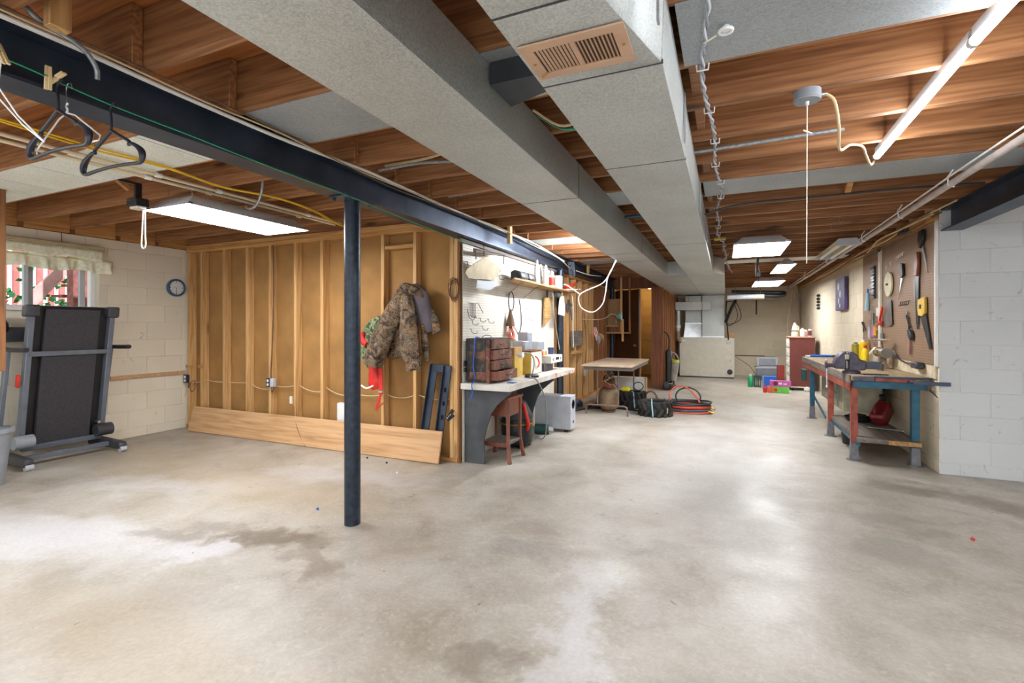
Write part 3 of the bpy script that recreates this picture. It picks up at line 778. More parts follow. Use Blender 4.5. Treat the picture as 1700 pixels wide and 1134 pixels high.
# long board leaning on the studs
o = B(-1.79, 1.79, -.011, .011, 0, .298).build('leaning_board', PLANK, None, .002)
o.location = (-4.22, 3.832, .003); o.rotation_euler = (math.radians(-13), 0, 0)
tag(o, 'long pale wooden board leaning along the bottom of the studs', 'board')
single(MB().tube([(-4.33, 3.90, .40), (-4.32, 3.90, .31), (-4.24, 3.86, .18), (-4.13, 3.835, .05), (-4.08, 3.82, .005)], .003, 6, sub=4), 'black_string', BCABLE, 'thin dark string trailing over the leaning board', 'cord')
def catenary(p, q, sag, n=8):
    p, q = Vector(p), Vector(q); return [p.lerp(q, i/n)-Vector((0, 0, sag*4*(i/n)*(1-i/n))) for i in range(n+1)]
pts = [(-6.16, 3.99, .55)]
for a, b_, s_ in (((-5.93, 4.0, .61), (-5.56, 4.0, .60), .01), ((-5.54, 4.0, .60), (-5.18, 4.0, .61), .005), ((-5.14, 4.0, .60), (-4.80, 4.0, .56), .03), ((-4.76, 4.0, .60), (-4.40, 4.0, .62), .02), ((-4.36, 4.0, .62), (-4.0, 4.0, .57), .03), ((-3.97, 4.0, .62), (-3.6, 4.0, .56), .04), ((-3.56, 4.0, .57), (-3.18, 4.0, .585), .02), ((-3.14, 4.0, .58), (-2.8, 4.0, .60), .03), ((-2.76, 4.0, .60), (-2.42, 4.0, .58), .02)):
    pts += catenary(a, b_, s_, 5)
single(MB().tube(pts, .006, 6), 'wall_cable', CCABLE, 'cream electric cable threaded through the stud wall', 'cable')
def outlet(x, y, z, lab, dbl=True):
    t = thing('outlet_box', lab, 'outlet', (x, y, z))
    part(B(x-.03, x+.03, y-.04, y, z-.05, z+.05), 'box', STEELB, t, .003)
    for dz in (.022, -.022): part(MB().cyl((x, y-.043, z+dz), (x, y-.04, z+dz), .016, n=16), 'receptacle', WHITE, t)
    if dbl: part(B(x+.035, x+.085, y-.045, y, z-.045, z+.05), 'cover_box', LGREY, t, .004)
    part(MB().tube([(x+.04, y-.02, z-.05), (x+.05, y-.03, z-.11), (x+.07, y-.02, z-.07), (x+.06, y-.01, z-.04)], .004, 6, sub=4), 'lead', BLACK, t)
outlet(-4.745, 3.95, .64, 'double electric outlet box on the fifth stud')
outlet(-6.2, 3.948, .62, 'electric outlet box in the corner by the block wall', False)
single(MB().tube([(-4.70, 3.945, 2.2), (-4.69, 3.94, 1.6), (-4.71, 3.94, 1.1), (-4.73, 3.94, .80), (-4.735, 3.945, .69)], .006, 6, sub=4), 'wall_cable', BCABLE, 'brown cable running down the fifth stud to the outlet', 'cable')
single(MB().tube([(-6.15, 3.93, .57), (-6.1, 3.92, .47), (-6.03, 3.92, .5), (-6.06, 3.94, .6), (-6.12, 3.94, .58)], .005, 6, sub=5), 'cable_loop', BCABLE, 'small loop of brown cable under the corner outlet', 'cable')
single(B(-3.80, -3.70, 3.985, 4.04, .22, .46), 'access_panel', WHITE, 'small white panel low between studs left of the column', 'panel', bevel=.004)
single(B(-4.43, -4.40, 3.93, 3.949, .42, .50), 'wall_tag', PAPER, 'small white tag pinned to the sixth stud', 'tag')

# camouflage jacket hung on the studs
def drape(mb, path, rx, ry, n=18, seed=0, folds=.16):
    P = smooth_path([Vector(p) for p in path], 5); m = len(P)
    def iv(a, q):
        x = q*(len(a)-1); i = min(int(x), len(a)-2); return a[i]+(a[i+1]-a[i])*(x-i)
    rings = []
    for i, c in enumerate(P):
        q = i/(m-1); d = (P[min(i+1, m-1)]-P[max(i-1, 0)]).normalized()
        s = d.cross(Vector((0, 1, 0))); s.normalize(); b = d.cross(s)
        ring = []
        for k in range(n):
            a = 2*PI*k/n
            f = 1+folds*noise.noise(Vector((math.cos(a)*2.2+seed, math.sin(a)*2.2, q*3.5)))+folds*.5*math.sin(3*a+q*4+seed)+.06*noise.noise(Vector((a*2, q*14, seed)))
            ring.append(c+s*iv(rx, q)*f*math.cos(a)+b*iv(ry, q)*f*math.sin(a))
        rings.append(ring)
    return mb.loft(rings)
t = thing('camouflage_jacket', 'brown camouflage hunting jacket hanging on a stud', 'jacket', (-2.77, 3.82, .88))
part(drape(MB(), [(-2.80, 3.88, 1.64), (-2.86, 3.86, 1.54), (-2.96, 3.80, 1.35), (-3.06, 3.76, 1.1), (-3.12, 3.75, .90)], [.05, .09, .10, .11, .105], [.05, .07, .07, .07, .065], seed=1), 'sleeve', CAMO, t)
part(drape(MB(), [(-2.76, 3.84, 1.62), (-2.76, 3.82, 1.5), (-2.74, 3.81, 1.25), (-2.71, 3.81, 1.0), (-2.69, 3.81, .86)], [.04, .08, .10, .095, .065], [.05, .06, .07, .06, .055], seed=4), 'sleeve', CAMO, t)
part(drape(MB(), [(-2.78, 3.88, 1.62), (-2.84, 3.88, 1.45), (-2.88, 3.88, 1.25), (-2.92, 3.88, 1.08), (-2.90, 3.88, .98)], [.05, .12, .14, .15, .10], [.04, .05, .05, .045, .03], seed=8, folds=.25), 'jacket_body', CAMO, t)
part(drape(MB(), [(-2.74, 3.87, 1.66), (-2.68, 3.87, 1.56), (-2.62, 3.88, 1.38), (-2.58, 3.89, 1.22)], [.05, .11, .09, .05], [.05, .055, .05, .03], seed=11), 'hood_lining', pm('grey brown fleece', '5c545a', .9, 0, .15), t)
part(drape(MB(), [(-2.62, 3.90, 1.50), (-2.55, 3.90, 1.35), (-2.49, 3.90, 1.22)], [.03, .06, .05], [.03, .03, .02], seed=13), 'jacket_tail', CAMO, t)
part(drape(MB(), [(-2.90, 3.85, 1.56), (-2.80, 3.81, 1.64), (-2.68, 3.83, 1.61), (-2.60, 3.86, 1.55)], [.03, .05, .045, .03], [.04, .05, .05, .03], seed=17), 'collar', CAMO, t)
part(drape(MB(), [(-2.62, 3.87, 1.30), (-2.60, 3.87, 1.1), (-2.59, 3.88, .95)], [.03, .04, .02], [.03, .03, .02], seed=23), 'front_edge', CAMO, t)
t = thing('hunting_vest', 'green camouflage and red vest with a dangling red strap', 'vest', (-3.2, 3.85, .5))
part(drape(MB(), [(-3.14, 3.89, 1.36), (-3.19, 3.88, 1.28), (-3.27, 3.87, 1.12), (-3.3, 3.87, .98), (-3.24, 3.88, .86)], [.04, .10, .09, .06, .03], [.04, .06, .07, .05, .03], seed=3, folds=.3), 'vest_body', GCAMO, t)
part(drape(MB(), [(-3.30, 3.82, 1.22), (-3.31, 3.81, 1.15), (-3.24, 3.80, 1.10)], [.02, .04, .03], [.03, .03, .02], seed=7), 'vest_lining', RED, t)
part(drape(MB(), [(-3.22, 3.85, .98), (-3.20, 3.86, .84), (-3.18, 3.86, .72), (-3.16, 3.86, .66)], [.035, .06, .085, .05], [.03, .035, .04, .02], seed=9), 'vest_bottom', RED, t)
part(MB().bar((-3.07, 3.80, .88), (-3.06, 3.79, .62), .006, .045, up=(1, 0, 0)).bar((-3.06, 3.79, .62), (-3.12, 3.79, .46), .006, .025, up=(1, 0, 0)).bar((-3.12, 3.79, .46), (-3.03, 3.79, .54), .005, .012, up=(1, 0, 0)), 'strap', RED, t)
part(MB().cb((-3.06, 3.785, .645), (.05, .012, .02)), 'buckle', CHROME, t)
part(MB().tube([(-3.27, 3.755, .70), (-3.2, 3.75, .675), (-3.12, 3.755, .705)], .008, 6, sub=4), 'lettering_band', WHITE, t)
single(MB().cyl((-2.79, 3.80, 1.66), (-2.79, 3.95, 1.65), .006), 'coat_peg', STEEL, 'steel peg holding the camouflage jacket on its stud', 'peg')

# black steel rack leaning in the corner bay
t = thing('steel_rack', 'black slotted steel bracket frame leaning behind the board', 'bracket frame', (-2.47, 3.8, .0))
for a, b_ in (((-2.69, 3.94, .02), (-2.53, 3.925, .92)), ((-2.52, 3.94, .02), (-2.385, 3.925, .91))):
    part(MB().bar(a, b_, .012, .075, up=(1, 0, 0)).bar(Vector(a)+Vector((-.035, -.015, 0)), Vector(b_)+Vector((-.035, -.015, 0)), .04, .008, up=(1, 0, 0)), 'rail', STEELB, t, .002)
part(MB().bar((-2.55, 3.924, .885), (-2.36, 3.924, .875), .012, .07), 'cross_piece', STEELB, t, .002)
for z in (.42, .55, .68): part(MB().cb((-2.45+(z-.42)*.13, 3.912, z), (.006, .02, .04)), 'slot', BLACK, t)
t = thing('black_clamp', 'small black clamp hanging beside the steel rack', 'clamp', (-2.31, 3.85, .4))
part(MB().bar((-2.37, 3.90, .42), (-2.32, 3.90, .50), .02, .03), 'jaw', BLACK, t); part(MB().bar((-2.37, 3.90, .40), (-2.31, 3.90, .45), .02, .02), 'jaw', BLACK, t)
for i in range(3): part(MB().cyl((-2.36+i*.015, 3.87, .43+i*.015), (-2.36+i*.015, 3.892, .43+i*.015), .006), 'screw', CHROME, t)
mb = MB()
for i in range(7):
    cx, cz, rx, rz = -2.325+R.uniform(-.012, .012), 1.62+R.uniform(-.02, .02), .05+R.uniform(-.012, .012), .10+R.uniform(-.02, .02)
    mb.tube([(cx+rx*math.cos(a*PI/8), 3.925+.015*math.sin(a*PI/4+i), cz+rz*math.sin(a*PI/8)) for a in range(16)], .003, 5, True)
single(mb, 'wire_coil', BCABLE, 'coil of thin brown wire hung on the corner post', 'wire coil')

# pegboard on the partition with its odds and ends
pb = single(B(-2.258, -2.252, 3.97, 6.60, .0, 2.055), 'pegboard', PEGW, 'large white pegboard behind the left workbench', 'pegboard')
single(B(-2.26, -2.235, 3.92, 7.0, 2.06, 2.096), 'wall_trim', GREYW, 'grey wooden rail under the beam above the white pegboard', 'rail')

t = thing('workbench', 'white topped workbench with curved black side panels', 'workbench', (-2.0, 4.8, 0))
part(B(-2.25, -1.75, 3.92, 5.95, .695, .75), 'worktop', SPAT, t, .003)
prof = [(-2.25, 0), (-2.04, 0), (-2.05, .22), (-2.02, .34), (-1.97, .48), (-1.92, .55), (-1.84, .62), (-1.78, .665), (-1.78, .694), (-2.25, .694)]
BENP = pm('black brushed bench panel', '4a4c50', .6, 0, .25, 5)
part(MB().prism(prof, 'Y', 4.0, 4.02), 'side_panel', BENP, t, .001); part(MB().prism(prof, 'Y', 5.2, 5.22), 'side_panel', BENP, t, .001)
part(B(-2.245, -2.235, 4.02, 5.2, .35, .694), 'back_rail', GREYW, t)
for y in (4.01, 5.21): part(B(-2.05, -1.79, y+.011, y+.03, .66, .694), 'bracket', GREYW, t)

t = thing('wooden_stand', 'red brown wooden stool stand with curved legs under the workbench', 'stool', (-1.98, 4.28, 0))
part(B(-2.14, -1.84, 4.10, 4.45, .585, .61), 'seat', STOOLW, t, .004)
part(MB().box(-2.12, -1.86, 4.13, 4.145, .43, .585).box(-2.12, -1.86, 4.40, 4.415, .43, .585).box(-2.12, -2.105, 4.145, 4.40, .43, .585).box(-1.875, -1.86, 4.145, 4.40, .43, .585), 'apron', STOOLW, t, .002)
for sx, sy in ((-1, -1), (1, -1), (-1, 1), (1, 1)):
    cx, cy = -1.99+sx*.128, 4.2725+sy*.14
    rings = []
    for i in range(9):
        q = i/8; z = .585*(1-q); o = .03*max(0, q-.6)*2.5*q; w = .019-.008*math.sin(q*PI*.8)+.002*q
        rings.append([(cx+sx*o+a*w, cy+sy*o+b_*w, z) for a, b_ in ((-1, -1), (1, -1), (1, 1), (-1, 1))])
    part(MB().loft(rings, smooth=False), 'leg', STOOLW, t)
part(B(-2.13, -1.85, 4.125, 4.42, .165, .185), 'lower_shelf', GREYW, t, .002)
part(B(-2.13, -1.85, 4.118, 4.13, .145, .185), 'shelf_lip', STOOLW, t, .002)

t = thing('shop_vacuum', 'black drum shop vacuum with red hose under the bench', 'vacuum', (-2.05, 4.78, 0))
c = (-2.05, 4.78, 0)
part(MB().lathe([(.14, .03), (.16, .06), (.17, .28), (.155, .30), (.155, .33), (.14, .34)], c, 28), 'drum', BLACK, t)
part(MB().lathe([(.155, .30), (.17, .31), (.17, .33), (.10, .47), (.06, .49), (0, .49)], c, 28), 'lid', DGREY, t)
part(MB().lathe([(.171, .24), (.176, .245), (.176, .255), (.171, .26)], c, 28, cap=False), 'band', BRASS, t)
part(MB().tube([(-1.95, 4.72, .46), (-1.9, 4.66, .38), (-1.87, 4.66, .27), (-1.9, 4.7, .2)], .02, 10, sub=4), 'hose', REDP, t)
for a in range(4): part(MB().cyl((c[0]+.13*math.cos(a*PI/2+.7), c[1]+.13*math.sin(a*PI/2+.7), 0), (c[0]+.13*math.cos(a*PI/2+.7), c[1]+.13*math.sin(a*PI/2+.7), .05), .025, n=12), 'caster', BLACK, t)
t = thing('bench_motor', 'green motor lying on the floor behind the stool', 'motor', (-1.98, 5.22, .0))
part(MB().cyl((-2.08, 5.40, .06), (-1.92, 5.44, .06), .058, n=18), 'casing', DGREEN, t); part(MB().cyl((-1.92, 5.44, .06), (-1.87, 5.455, .06), .035, n=14), 'end_bell', CHROME, t)
part(MB().cb((-2.0, 5.42, .012), (.14, .09, .018)), 'foot', DGREY, t)

t = thing('speaker_box', 'white subwoofer speaker box standing on the floor by the bench', 'speaker', (-1.93, 5.78, 0))
part(B(-2.16, -1.70, 5.60, 5.80, .035, .435), 'cabinet', LGREY, t, .004)
part(MB().lathe([(.055, 0), (.055, .004), (.045, .004), (.04, -.01), (0, -.01)], (-1.70, 5.70, .33), 24, 'X'), 'port', BLACK, t)
part(MB().lathe([(.0, 0), (.02, 0), (.02, .006), (0, .006)], (-1.70, 5.70, .12), 16, 'X'), 'knob', DGREY, t)
for x in (-2.1, -1.77):
    for y in (5.64, 5.76): part(MB().cyl((x, y, 0), (x, y, .036), .025, n=14), 'foot', BLACK, t)

# chest of small drawers on the bench
t = thing('drawer_chest', 'battered old wooden chest with four small drawers pulled out a little', 'chest', (-2.1, 4.25, .75))
X0, X1, Y0, Y1, Z0, Z1 = -2.235, -1.99, 4.0, 4.46, .752, 1.165
part(MB().box(X0, X1, Y0+.012, Y1-.012, Z0, Z0+.02).box(X0, X1+.01, Y0, Y1, Z1-.015, Z1).box(X0, X0+.012, Y0+.012, Y1-.012, Z0+.02, Z1-.015), 'carcass', OLDB, t, .002)
for y in (Y0, Y1-.014): part(MB().box(X0, X0+.03, y, y+.014, Z0+.02, Z1-.015).box(X1-.035, X1, y, y+.014, Z0+.02, Z1-.015).box(X0+.03, X1-.035, y+.004, y+.010, Z0+.02, Z1-.015), 'side_frame', OLDB, t, .001)
part(B(X1-.036, X1+.002, Y0-.003, Y0+.016, Z0, Z1-.014), 'corner_post', DRAWR, t, .002)
for i in range(4):
    z = Z0+.024+i*.096; out = (.075, .025, .018, .0)[i]
    d = part(MB().box(X0+.02, X1+out, Y0+.02, Y0+.028, z, z+.085).box(X0+.02, X1+out, Y1-.028, Y1-.02, z, z+.085).box(X0+.02, X1+out-.012, Y0+.028, Y1-.028, z, z+.008).box(X1+out-.0, X1+out+.014, Y0+.018, Y1-.016, z-.001, z+.088), 'drawer', DRAWR, t, .0015)
    part(MB().tube([(X1+out+.014, 4.18, z+.045), (X1+out+.03, 4.19, z+.04), (X1+out+.03, 4.27, z+.04), (X1+out+.014, 4.28, z+.045)], .004, 6), 'handle', BLACK, d)
    part(B(X0+.035, X1-.04, Y0+.001, Y0+.005, z+.01, z+.075), 'side_slat', OLDB if i % 2 else DRAWR, t)
single(MB().tube([(-2.12, 4.05, 1.172), (-2.135, 3.992, 1.168), (-2.14, 3.985, 1.05), (-2.15, 3.985, .9), (-2.13, 3.985, .79), (-2.12, 3.9, .75), (-2.115, 3.905, .66), (-2.15, 3.90, .60)], .005, 6, sub=4), 'blue_rope', BLUE, 'bright blue rope hanging down over the drawer chest', 'rope')
single(MB().tube([(-2.12, 4.1, 1.172), (-2.08, 4.1, 1.195), (-2.02, 4.08, 1.19), (-1.99, 4.04, 1.17)], .003, 6, sub=4), 'thin_wire', BLACK, 'thin black wire arching over the top of the drawer chest', 'wire')
single(MB().cb((-2.235, 3.985, .93), (.02, .05, .05)).cb((-2.235, 3.985, .87), (.02, .04, .04)), 'light_switch', BLACK, 'black switch on the pegboard edge left of the drawer chest', 'switch', bevel=.006)

def bx(name, x0, x1, y0, y1, z0, z1, mat, lab, cat='box', bev=.003, extra=None):
    t = thing(name, lab, cat, ((x0+x1)/2, (y0+y1)/2, z0))
    part(B(x0, x1, y0, y1, z0, z1), 'body', mat, t, bev)
    if extra: extra(t)
    return t
YB = pm('ochre yellow box', 'c8a850', .6, 0, .12)
bx('yellow_carton', -2.2, -1.98, 4.56, 4.78, .752, .97, YB, 'ochre yellow carton beside the drawer chest', extra=lambda t: part(B(-2.195, -1.985, 4.565, 4.775, .97, 1.06), 'carton_top', CARD, t, .004))
bx('wooden_box', -2.2, -1.93, 4.88, 5.22, .752, 1.0, YB, 'yellow and cream wooden box with a red handle', extra=lambda t: (part(MB().tube([(-1.928, 5.0, .95), (-1.90, 5.02, .92), (-1.90, 5.06, .86), (-1.928, 5.08, .82)], .008, 8, sub=3), 'handle', REDP, t), part(B(-2.205, -1.925, 4.875, 5.225, 1.0, 1.012), 'lid', DRAWR, t, .002), part(B(-1.93, -1.926, 4.89, 5.21, .76, .99), 'front_panel', PAPER, t)))
def spk(x0, x1, y0, y1, z0, z1, lab, grp=None):
    t = bx('desktop_speaker', x0, x1, y0, y1, z0, z1, LGREY, lab, 'speaker')
    part(B(x1-.002, x1+.006, y0+.008, y1-.008, z0+.008, z1-.008), 'grille', MGREY, t, .002)
spk(-2.15, -2.02, 4.90, 5.05, 1.013, 1.115, 'short grey desktop speaker at the front of the wooden box')
spk(-2.18, -2.06, 5.11, 5.25, 1.013, 1.21, 'tall grey desktop speaker on the back of the wooden box')
bx('tool_case', -2.1, -1.93, 5.30, 5.62, .752, .84, DGREY, 'low dark grey case under the white radio', 'case')
t = bx('clock_radio', -2.14, -1.87, 5.38, 5.80, .842, .93, WHITE, 'white clock radio with a dark display on the bench', 'radio')
part(B(-1.872, -1.866, 5.55, 5.66, .875, .905), 'display', BLACK, t); part(MB().cyl((-1.872, 5.45, .885), (-1.864, 5.45, .885), .016, n=16), 'dial', MGREY, t); part(MB().cyl((-1.872, 5.72, .885), (-1.864, 5.72, .885), .016, n=16), 'dial', CHROME, t)
t = bx('orange_carton', -2.08, -1.95, 5.36, 5.50, .932, .995, WHITE, 'small orange and white carton lying on the radio')
part(B(-2.07, -1.96, 5.352, 5.36, .94, .985), 'printed_face', pm('orange print', 'f08a2c', .5), t); part(B(-1.952, -1.946, 5.37, 5.46, .94, .985), 'printed_face', MATS['orange print'], t)
spk(-2.2, -2.09, 5.56, 5.74, .932, 1.09, 'pale grey desktop speaker standing behind the radio')
t = thing('tape_roll', 'dark blue mug at the far end of the radio', 'mug', (-2.0, 5.74, .932))
part(MB().lathe([(.035, 0), (.038, .08), (.034, .08), (.031, .005)], (-2.0, 5.74, .932), 18), 'body', pm('navy plastic', '2a3656', .4), t)
# gooseneck lamp
t = thing('gooseneck_lamp', 'gooseneck desk lamp on a black round base', 'desk lamp', (-1.84, 4.66, .752))
part(MB().lathe([(.075, 0), (.075, .02), (.06, .03), (0, .032)], (-1.84, 4.68, .752), 24), 'base', BLACK, t)
part(MB().tube([(-1.84, 4.70, .78), (-1.83, 4.72, .88), (-1.84, 4.71, .965), (-1.87, 4.66, 1.0), (-1.90, 4.56, 1.01)], .007, 8, sub=5), 'neck', GCABLE, t)
part(MB().lathe([(.022, 0), (.03, .05), (.012, .06)], (-1.93, 4.54, .985), 14, 'X'), 'bulb_shade', WHITE, t)
part(MB().tube([(-1.83, 4.62, .77), (-1.78, 4.5, .765), (-1.735, 4.55, .74), (-1.725, 4.75, .55), (-1.74, 4.85, .35), (-1.80, 5.0, .12), (-1.88, 5.1, .02), (-1.98, 5.2, .02)], .007, 8, sub=5), 'lamp_lead', GCABLE, t)
single(B(-1.86, -1.79, 4.10, 4.17, .751, .757), 'blue_cloth', BLUE, 'small scrap of blue cloth on the bench corner', 'cloth')

# shelf over the bench
t = thing('wall_shelf', 'narrow wooden shelf on wire brackets over the workbench', 'shelf', (-2.12, 5.7, 1.72))
part(MB().prism([(-2.25, 5.02), (-2.0, 4.60), (-1.985, 5.0), (-2.01, 5.6), (-2.03, 6.9), (-2.25, 6.9)], 'Z', 1.765, 1.785), 'board', SHELFW, t, .003)
for y in (4.95, 5.45, 6.3): part(MB().tube([(-2.25, y, 1.62), (-2.1, y, 1.735), (-2.04, y, 1.762)], .004, 6), 'bracket_wire', STEEL, t)
def binoc(y, lab):
    t = thing('small_speaker', lab, 'speaker', (-2.1, y, 1.786))
    part(MB().prism([(-2.17, 1.786), (-2.05, 1.786), (-2.03, 1.82), (-2.05, 1.875), (-2.12, 1.90), (-2.17, 1.88)], 'Y', y-.10, y+.10), 'body', DGREY, t, .006)
    part(MB().prism([(-2.16, 1.795), (-2.06, 1.795), (-2.045, 1.82), (-2.06, 1.865), (-2.12, 1.885), (-2.16, 1.87)], 'Y', y-.106, y-.10), 'front_grille', BLACK, t, .003)
binoc(4.98, 'dark grey wedge speaker at the near end of the shelf'); binoc(5.22, 'dark grey wedge speaker second along the shelf')
def bottle(x, y, z, r, h, mat, lab, cap=WHITE, neck=.3, band=None, name='bottle', tip=True, grp=None):
    t = thing(name, lab, 'bottle', (x, y, z), 0, grp)
    part(MB().lathe([(r*.9, 0), (r, .01), (r, h*(1-neck)), (r*.45, h*(1-neck*.55)), (r*.4, h*.86)], (x, y, z), 18), 'body', mat, t)
    part(MB().lathe([(r*.46, h*.85), (r*.44, h*.92), (r*.16, h) if tip else (r*.44, h)], (x, y, z), 14), 'cap', cap, t)
    if band: part(MB().lathe([(r*1.02, h*.12), (r*1.02, h*(.9-neck))], (x, y, z), 18, cap=False), 'wrapper', band, t)
bottle(-2.10, 5.52, 1.786, .035, .30, WHITE, 'white nozzle bottle right behind the dark speakers')
bottle(-2.06, 5.72, 1.786, .035, .26, WHITE, 'white glue bottle with a pale wrapper in mid shelf', band=PAPER)
bottle(-2.14, 5.76, 1.786, .030, .28, CHROME, 'slim silver tipped bottle at the back of the shelf')
bottle(-2.07, 5.98, 1.786, .038, .21, WHITE, 'white bottle with a red wrapper on the shelf', cap=WHITE, band=REDP, tip=False)
bottle(-2.13, 6.12, 1.786, .03, .24, TAPE, 'pale blue capped bottle behind the flat white carton', cap=BLUE, tip=False)
bx('flat_carton', -2.10, -2.04, 6.2, 6.34, 1.786, 1.96, WHITE, 'upright flat white carton on the shelf')
t = thing('paint_brushes', 'bundle of flat paint tools at the shelf end', 'tools', (-2.07, 6.7, 1.786))
for i in range(4): part(MB().bar((-2.1, 6.5+i*.05, 1.79+i*.006), (-1.95, 6.7+i*.06, 1.80+i*.006), .03, .005), 'scraper', [WHITE, CHROME, REDP, WHITE][i], t)
# things hanging under the shelf
t = thing('hand_broom', 'whisk broom shape with a cream head hanging under the shelf', 'brush', (-2.06, 6.35, 1.5))
part(MB().prism([(6.28, 1.44), (6.5, 1.42), (6.52, 1.55), (6.46, 1.70), (6.36, 1.68)], 'X', -2.09, -2.06), 'head', PAPER, t, .004); part(MB().cyl((-2.075, 6.42, 1.69), (-2.075, 6.42, 1.762), .01), 'handle', SHELFW, t)
t = thing('brown_paddle', 'brown wooden paddle hanging under the shelf', 'paddle', (-2.2, 6.2, 1.3))
part(MB().prism([(6.05, 1.28), (6.28, 1.38), (6.30, 1.66), (6.08, 1.66)], 'X', -2.22, -2.19), 'blade', SHELFW, t, .003); part(MB().cyl((-2.205, 6.18, 1.66), (-2.205, 6.18, 1.764), .012), 'handle', DGREY, t)
t = thing('hand_drill', 'dark hand tool hung under the shelf beside the paddle', 'hand tool', (-2.1, 6.25, 1.66))
part(MB().cyl((-2.1, 6.2, 1.715), (-2.1, 6.36, 1.70), .035, n=14), 'motor', DGREY, t); part(MB().cyl((-2.1, 6.28, 1.74), (-2.1, 6.28, 1.764), .008), 'hanger', CHROME, t)
t = thing('hammer_tool', 'grey handled mallet hanging on the first open stud', 'mallet', (-2.2, 7.25, 1.5))
part(MB().cyl((-2.2, 7.12, 1.66), (-2.2, 7.26, 1.60), .03, n=12), 'head', STEEL, t); part(MB().cyl((-2.2, 7.2, 1.63), (-2.2, 7.34, 1.38), .018, n=10), 'handle', GREYW, t)
t = thing('dark_scoop', 'dark oval scoop hanging from the shelf end', 'scoop', (-2.1, 6.75, 1.5))
part(MB().sph((-2.1, 6.75, 1.54), (.015, .05, .07)), 'bowl', DGREY, t); part(MB().cyl((-2.1, 6.75, 1.6), (-2.1, 6.75, 1.764), .005), 'handle', STEEL, t)
single(MB().tube([(-2.07, 6.86, 1.762), (-2.06, 6.9, 1.6), (-2.06, 6.9, 1.2), (-2.055, 6.91, .96)], .006, 6, sub=4), 'electric_flex', WCABLE, 'white cord hanging straight down from the shelf end', 'cord')
single(MB().tube([(-2.1, 6.1, 1.76), (-2.1, 6.15, 1.5), (-2.15, 6.35, 1.35), (-2.16, 6.5, 1.1), (-2.15, 6.55, .95)], .005, 6, sub=4), 'electric_flex', CCABLE, 'cream cord sagging from the shelf past the dark column', 'cord')
t = thing('spray_gun', 'red and grey spray tool on top of the shelf end', 'spray gun', (-2.1, 6.85, 1.79))
part(MB().cyl((-2.12, 6.72, 1.83), (-2.05, 6.95, 1.90), .03, .02, n=12), 'cup', REDP, t); part(MB().cyl((-2.05, 6.95, 1.90), (-2.02, 7.03, 1.93), .022, .01, n=12), 'nozzle', STEEL, t); part(MB().cyl((-2.12, 6.74, 1.787), (-2.12, 6.74, 1.83), .018), 'stand', STEEL, t)

# pegboard hooks
def hk(y, z, lab):
    return single(MB().tube([(-2.25, y, z+.03), (-2.23, y, z+.03), (-2.228, y, z), (-2.21, y+.012, z-.01), (-2.19, y+.03, z-.008), (-2.185, y+.034, z+.012)], .0028, 6), 'peg_hook', BLACK, lab, 'hook', 'bare hooks on the white pegboard')
for y, z, lab in ((4.02, 1.86, 'bare hook left of the dusty metal shades'), (4.12, 1.30, 'bare hook just under the cluster of spare hooks'), (4.28, 1.33, 'bare hook right of the cluster of spare hooks'), (4.47, 1.32, 'bare hook halfway from the hook cluster to the orange cord'), (4.10, 1.22, 'lowest bare hook above the drawer chest, left'), (4.33, 1.25, 'low bare hook above the drawer chest, right'), (4.62, 1.86, 'bare hook right of the dusty metal shades'), (4.72, 1.79, 'bare hook below and right of the metal shades, near the shelf'), (5.42, 1.50, 'bare hook under the shelf right of the black belt'), (5.6, 1.36, 'bare hook above the grey desktop speakers')): hk(y, z, lab)
t = thing('hook_cluster', 'cluster of spare black wire hooks hung together on the pegboard', 'hooks', (-2.23, 4.1, 1.36))
for i in range(5): part(MB().tube([(-2.24, 4.04+i*.025, 1.50), (-2.215, 4.045+i*.025, 1.50), (-2.215, 4.045+i*.025, 1.38), (-2.20, 4.06+i*.02, 1.36)], .003, 6), 'hook', BLACK, t)
part(MB().tube([(-2.24, 4.2, 1.50), (-2.21, 4.2, 1.50), (-2.20, 4.28, 1.41)], .003, 6), 'hook', BLACK, t)
part(MB().tube([(-2.215, 3.99, 1.44), (-2.21, 4.02, 1.36), (-2.21, 4.1, 1.34), (-2.21, 4.14, 1.38)], .003, 6, sub=3), 'hook', BLACK, t)
single(MB().tube([(-2.235, 5.05+.075*math.cos(a*PI/10), 1.56+.11*math.sin(a*PI/10)) for a in range(20)], .006, 6, True), 'drive_belt', BLACK, 'thin black belt loop hung on the pegboard', 'belt')
single(MB().tube([(-2.235, 5.28, 1.6), (-2.23, 5.32, 1.45), (-2.23, 5.33, 1.3), (-2.23, 5.28, 1.2)], .007, 6, sub=4), 'short_strap', DGREY, 'short dark grey strap hung on the pegboard', 'strap')
t = thing('extension_cord', 'orange and brown extension cord hank hanging on the pegboard', 'cord', (-2.2, 5.0, 1.12))
part(MB().lathe([(.012, .17), (.02, .12), (.04, .05), (.05, -.02)], (-2.2, 4.95, 1.30), 12), 'wrapped_head', BCABLE, t)
for i in range(9):
    w = R.uniform(.03, .11); zb = 1.12+R.uniform(0, .05); dy = R.uniform(-.02, .02)
    part(MB().tube([(-2.2+R.uniform(-.02, .02), 4.95+dy+.01, 1.30), (-2.19, 4.95+dy-w, 1.2), (-2.185, 4.96+dy-w*.6, zb), (-2.185, 4.96+dy+w*.6, zb), (-2.19, 4.95+dy+w, 1.2), (-2.2, 4.95+dy, 1.30)], .0055, 6, sub=4), 'cord_loop', ORANGE if i % 3 else BCABLE, t)
part(MB().tube([(-2.19, 4.98, 1.29), (-2.18, 5.08, 1.22), (-2.18, 5.18, 1.1), (-2.18, 5.12, 1.02)], .005, 6, sub=4), 'cord_end', BCABLE, t)
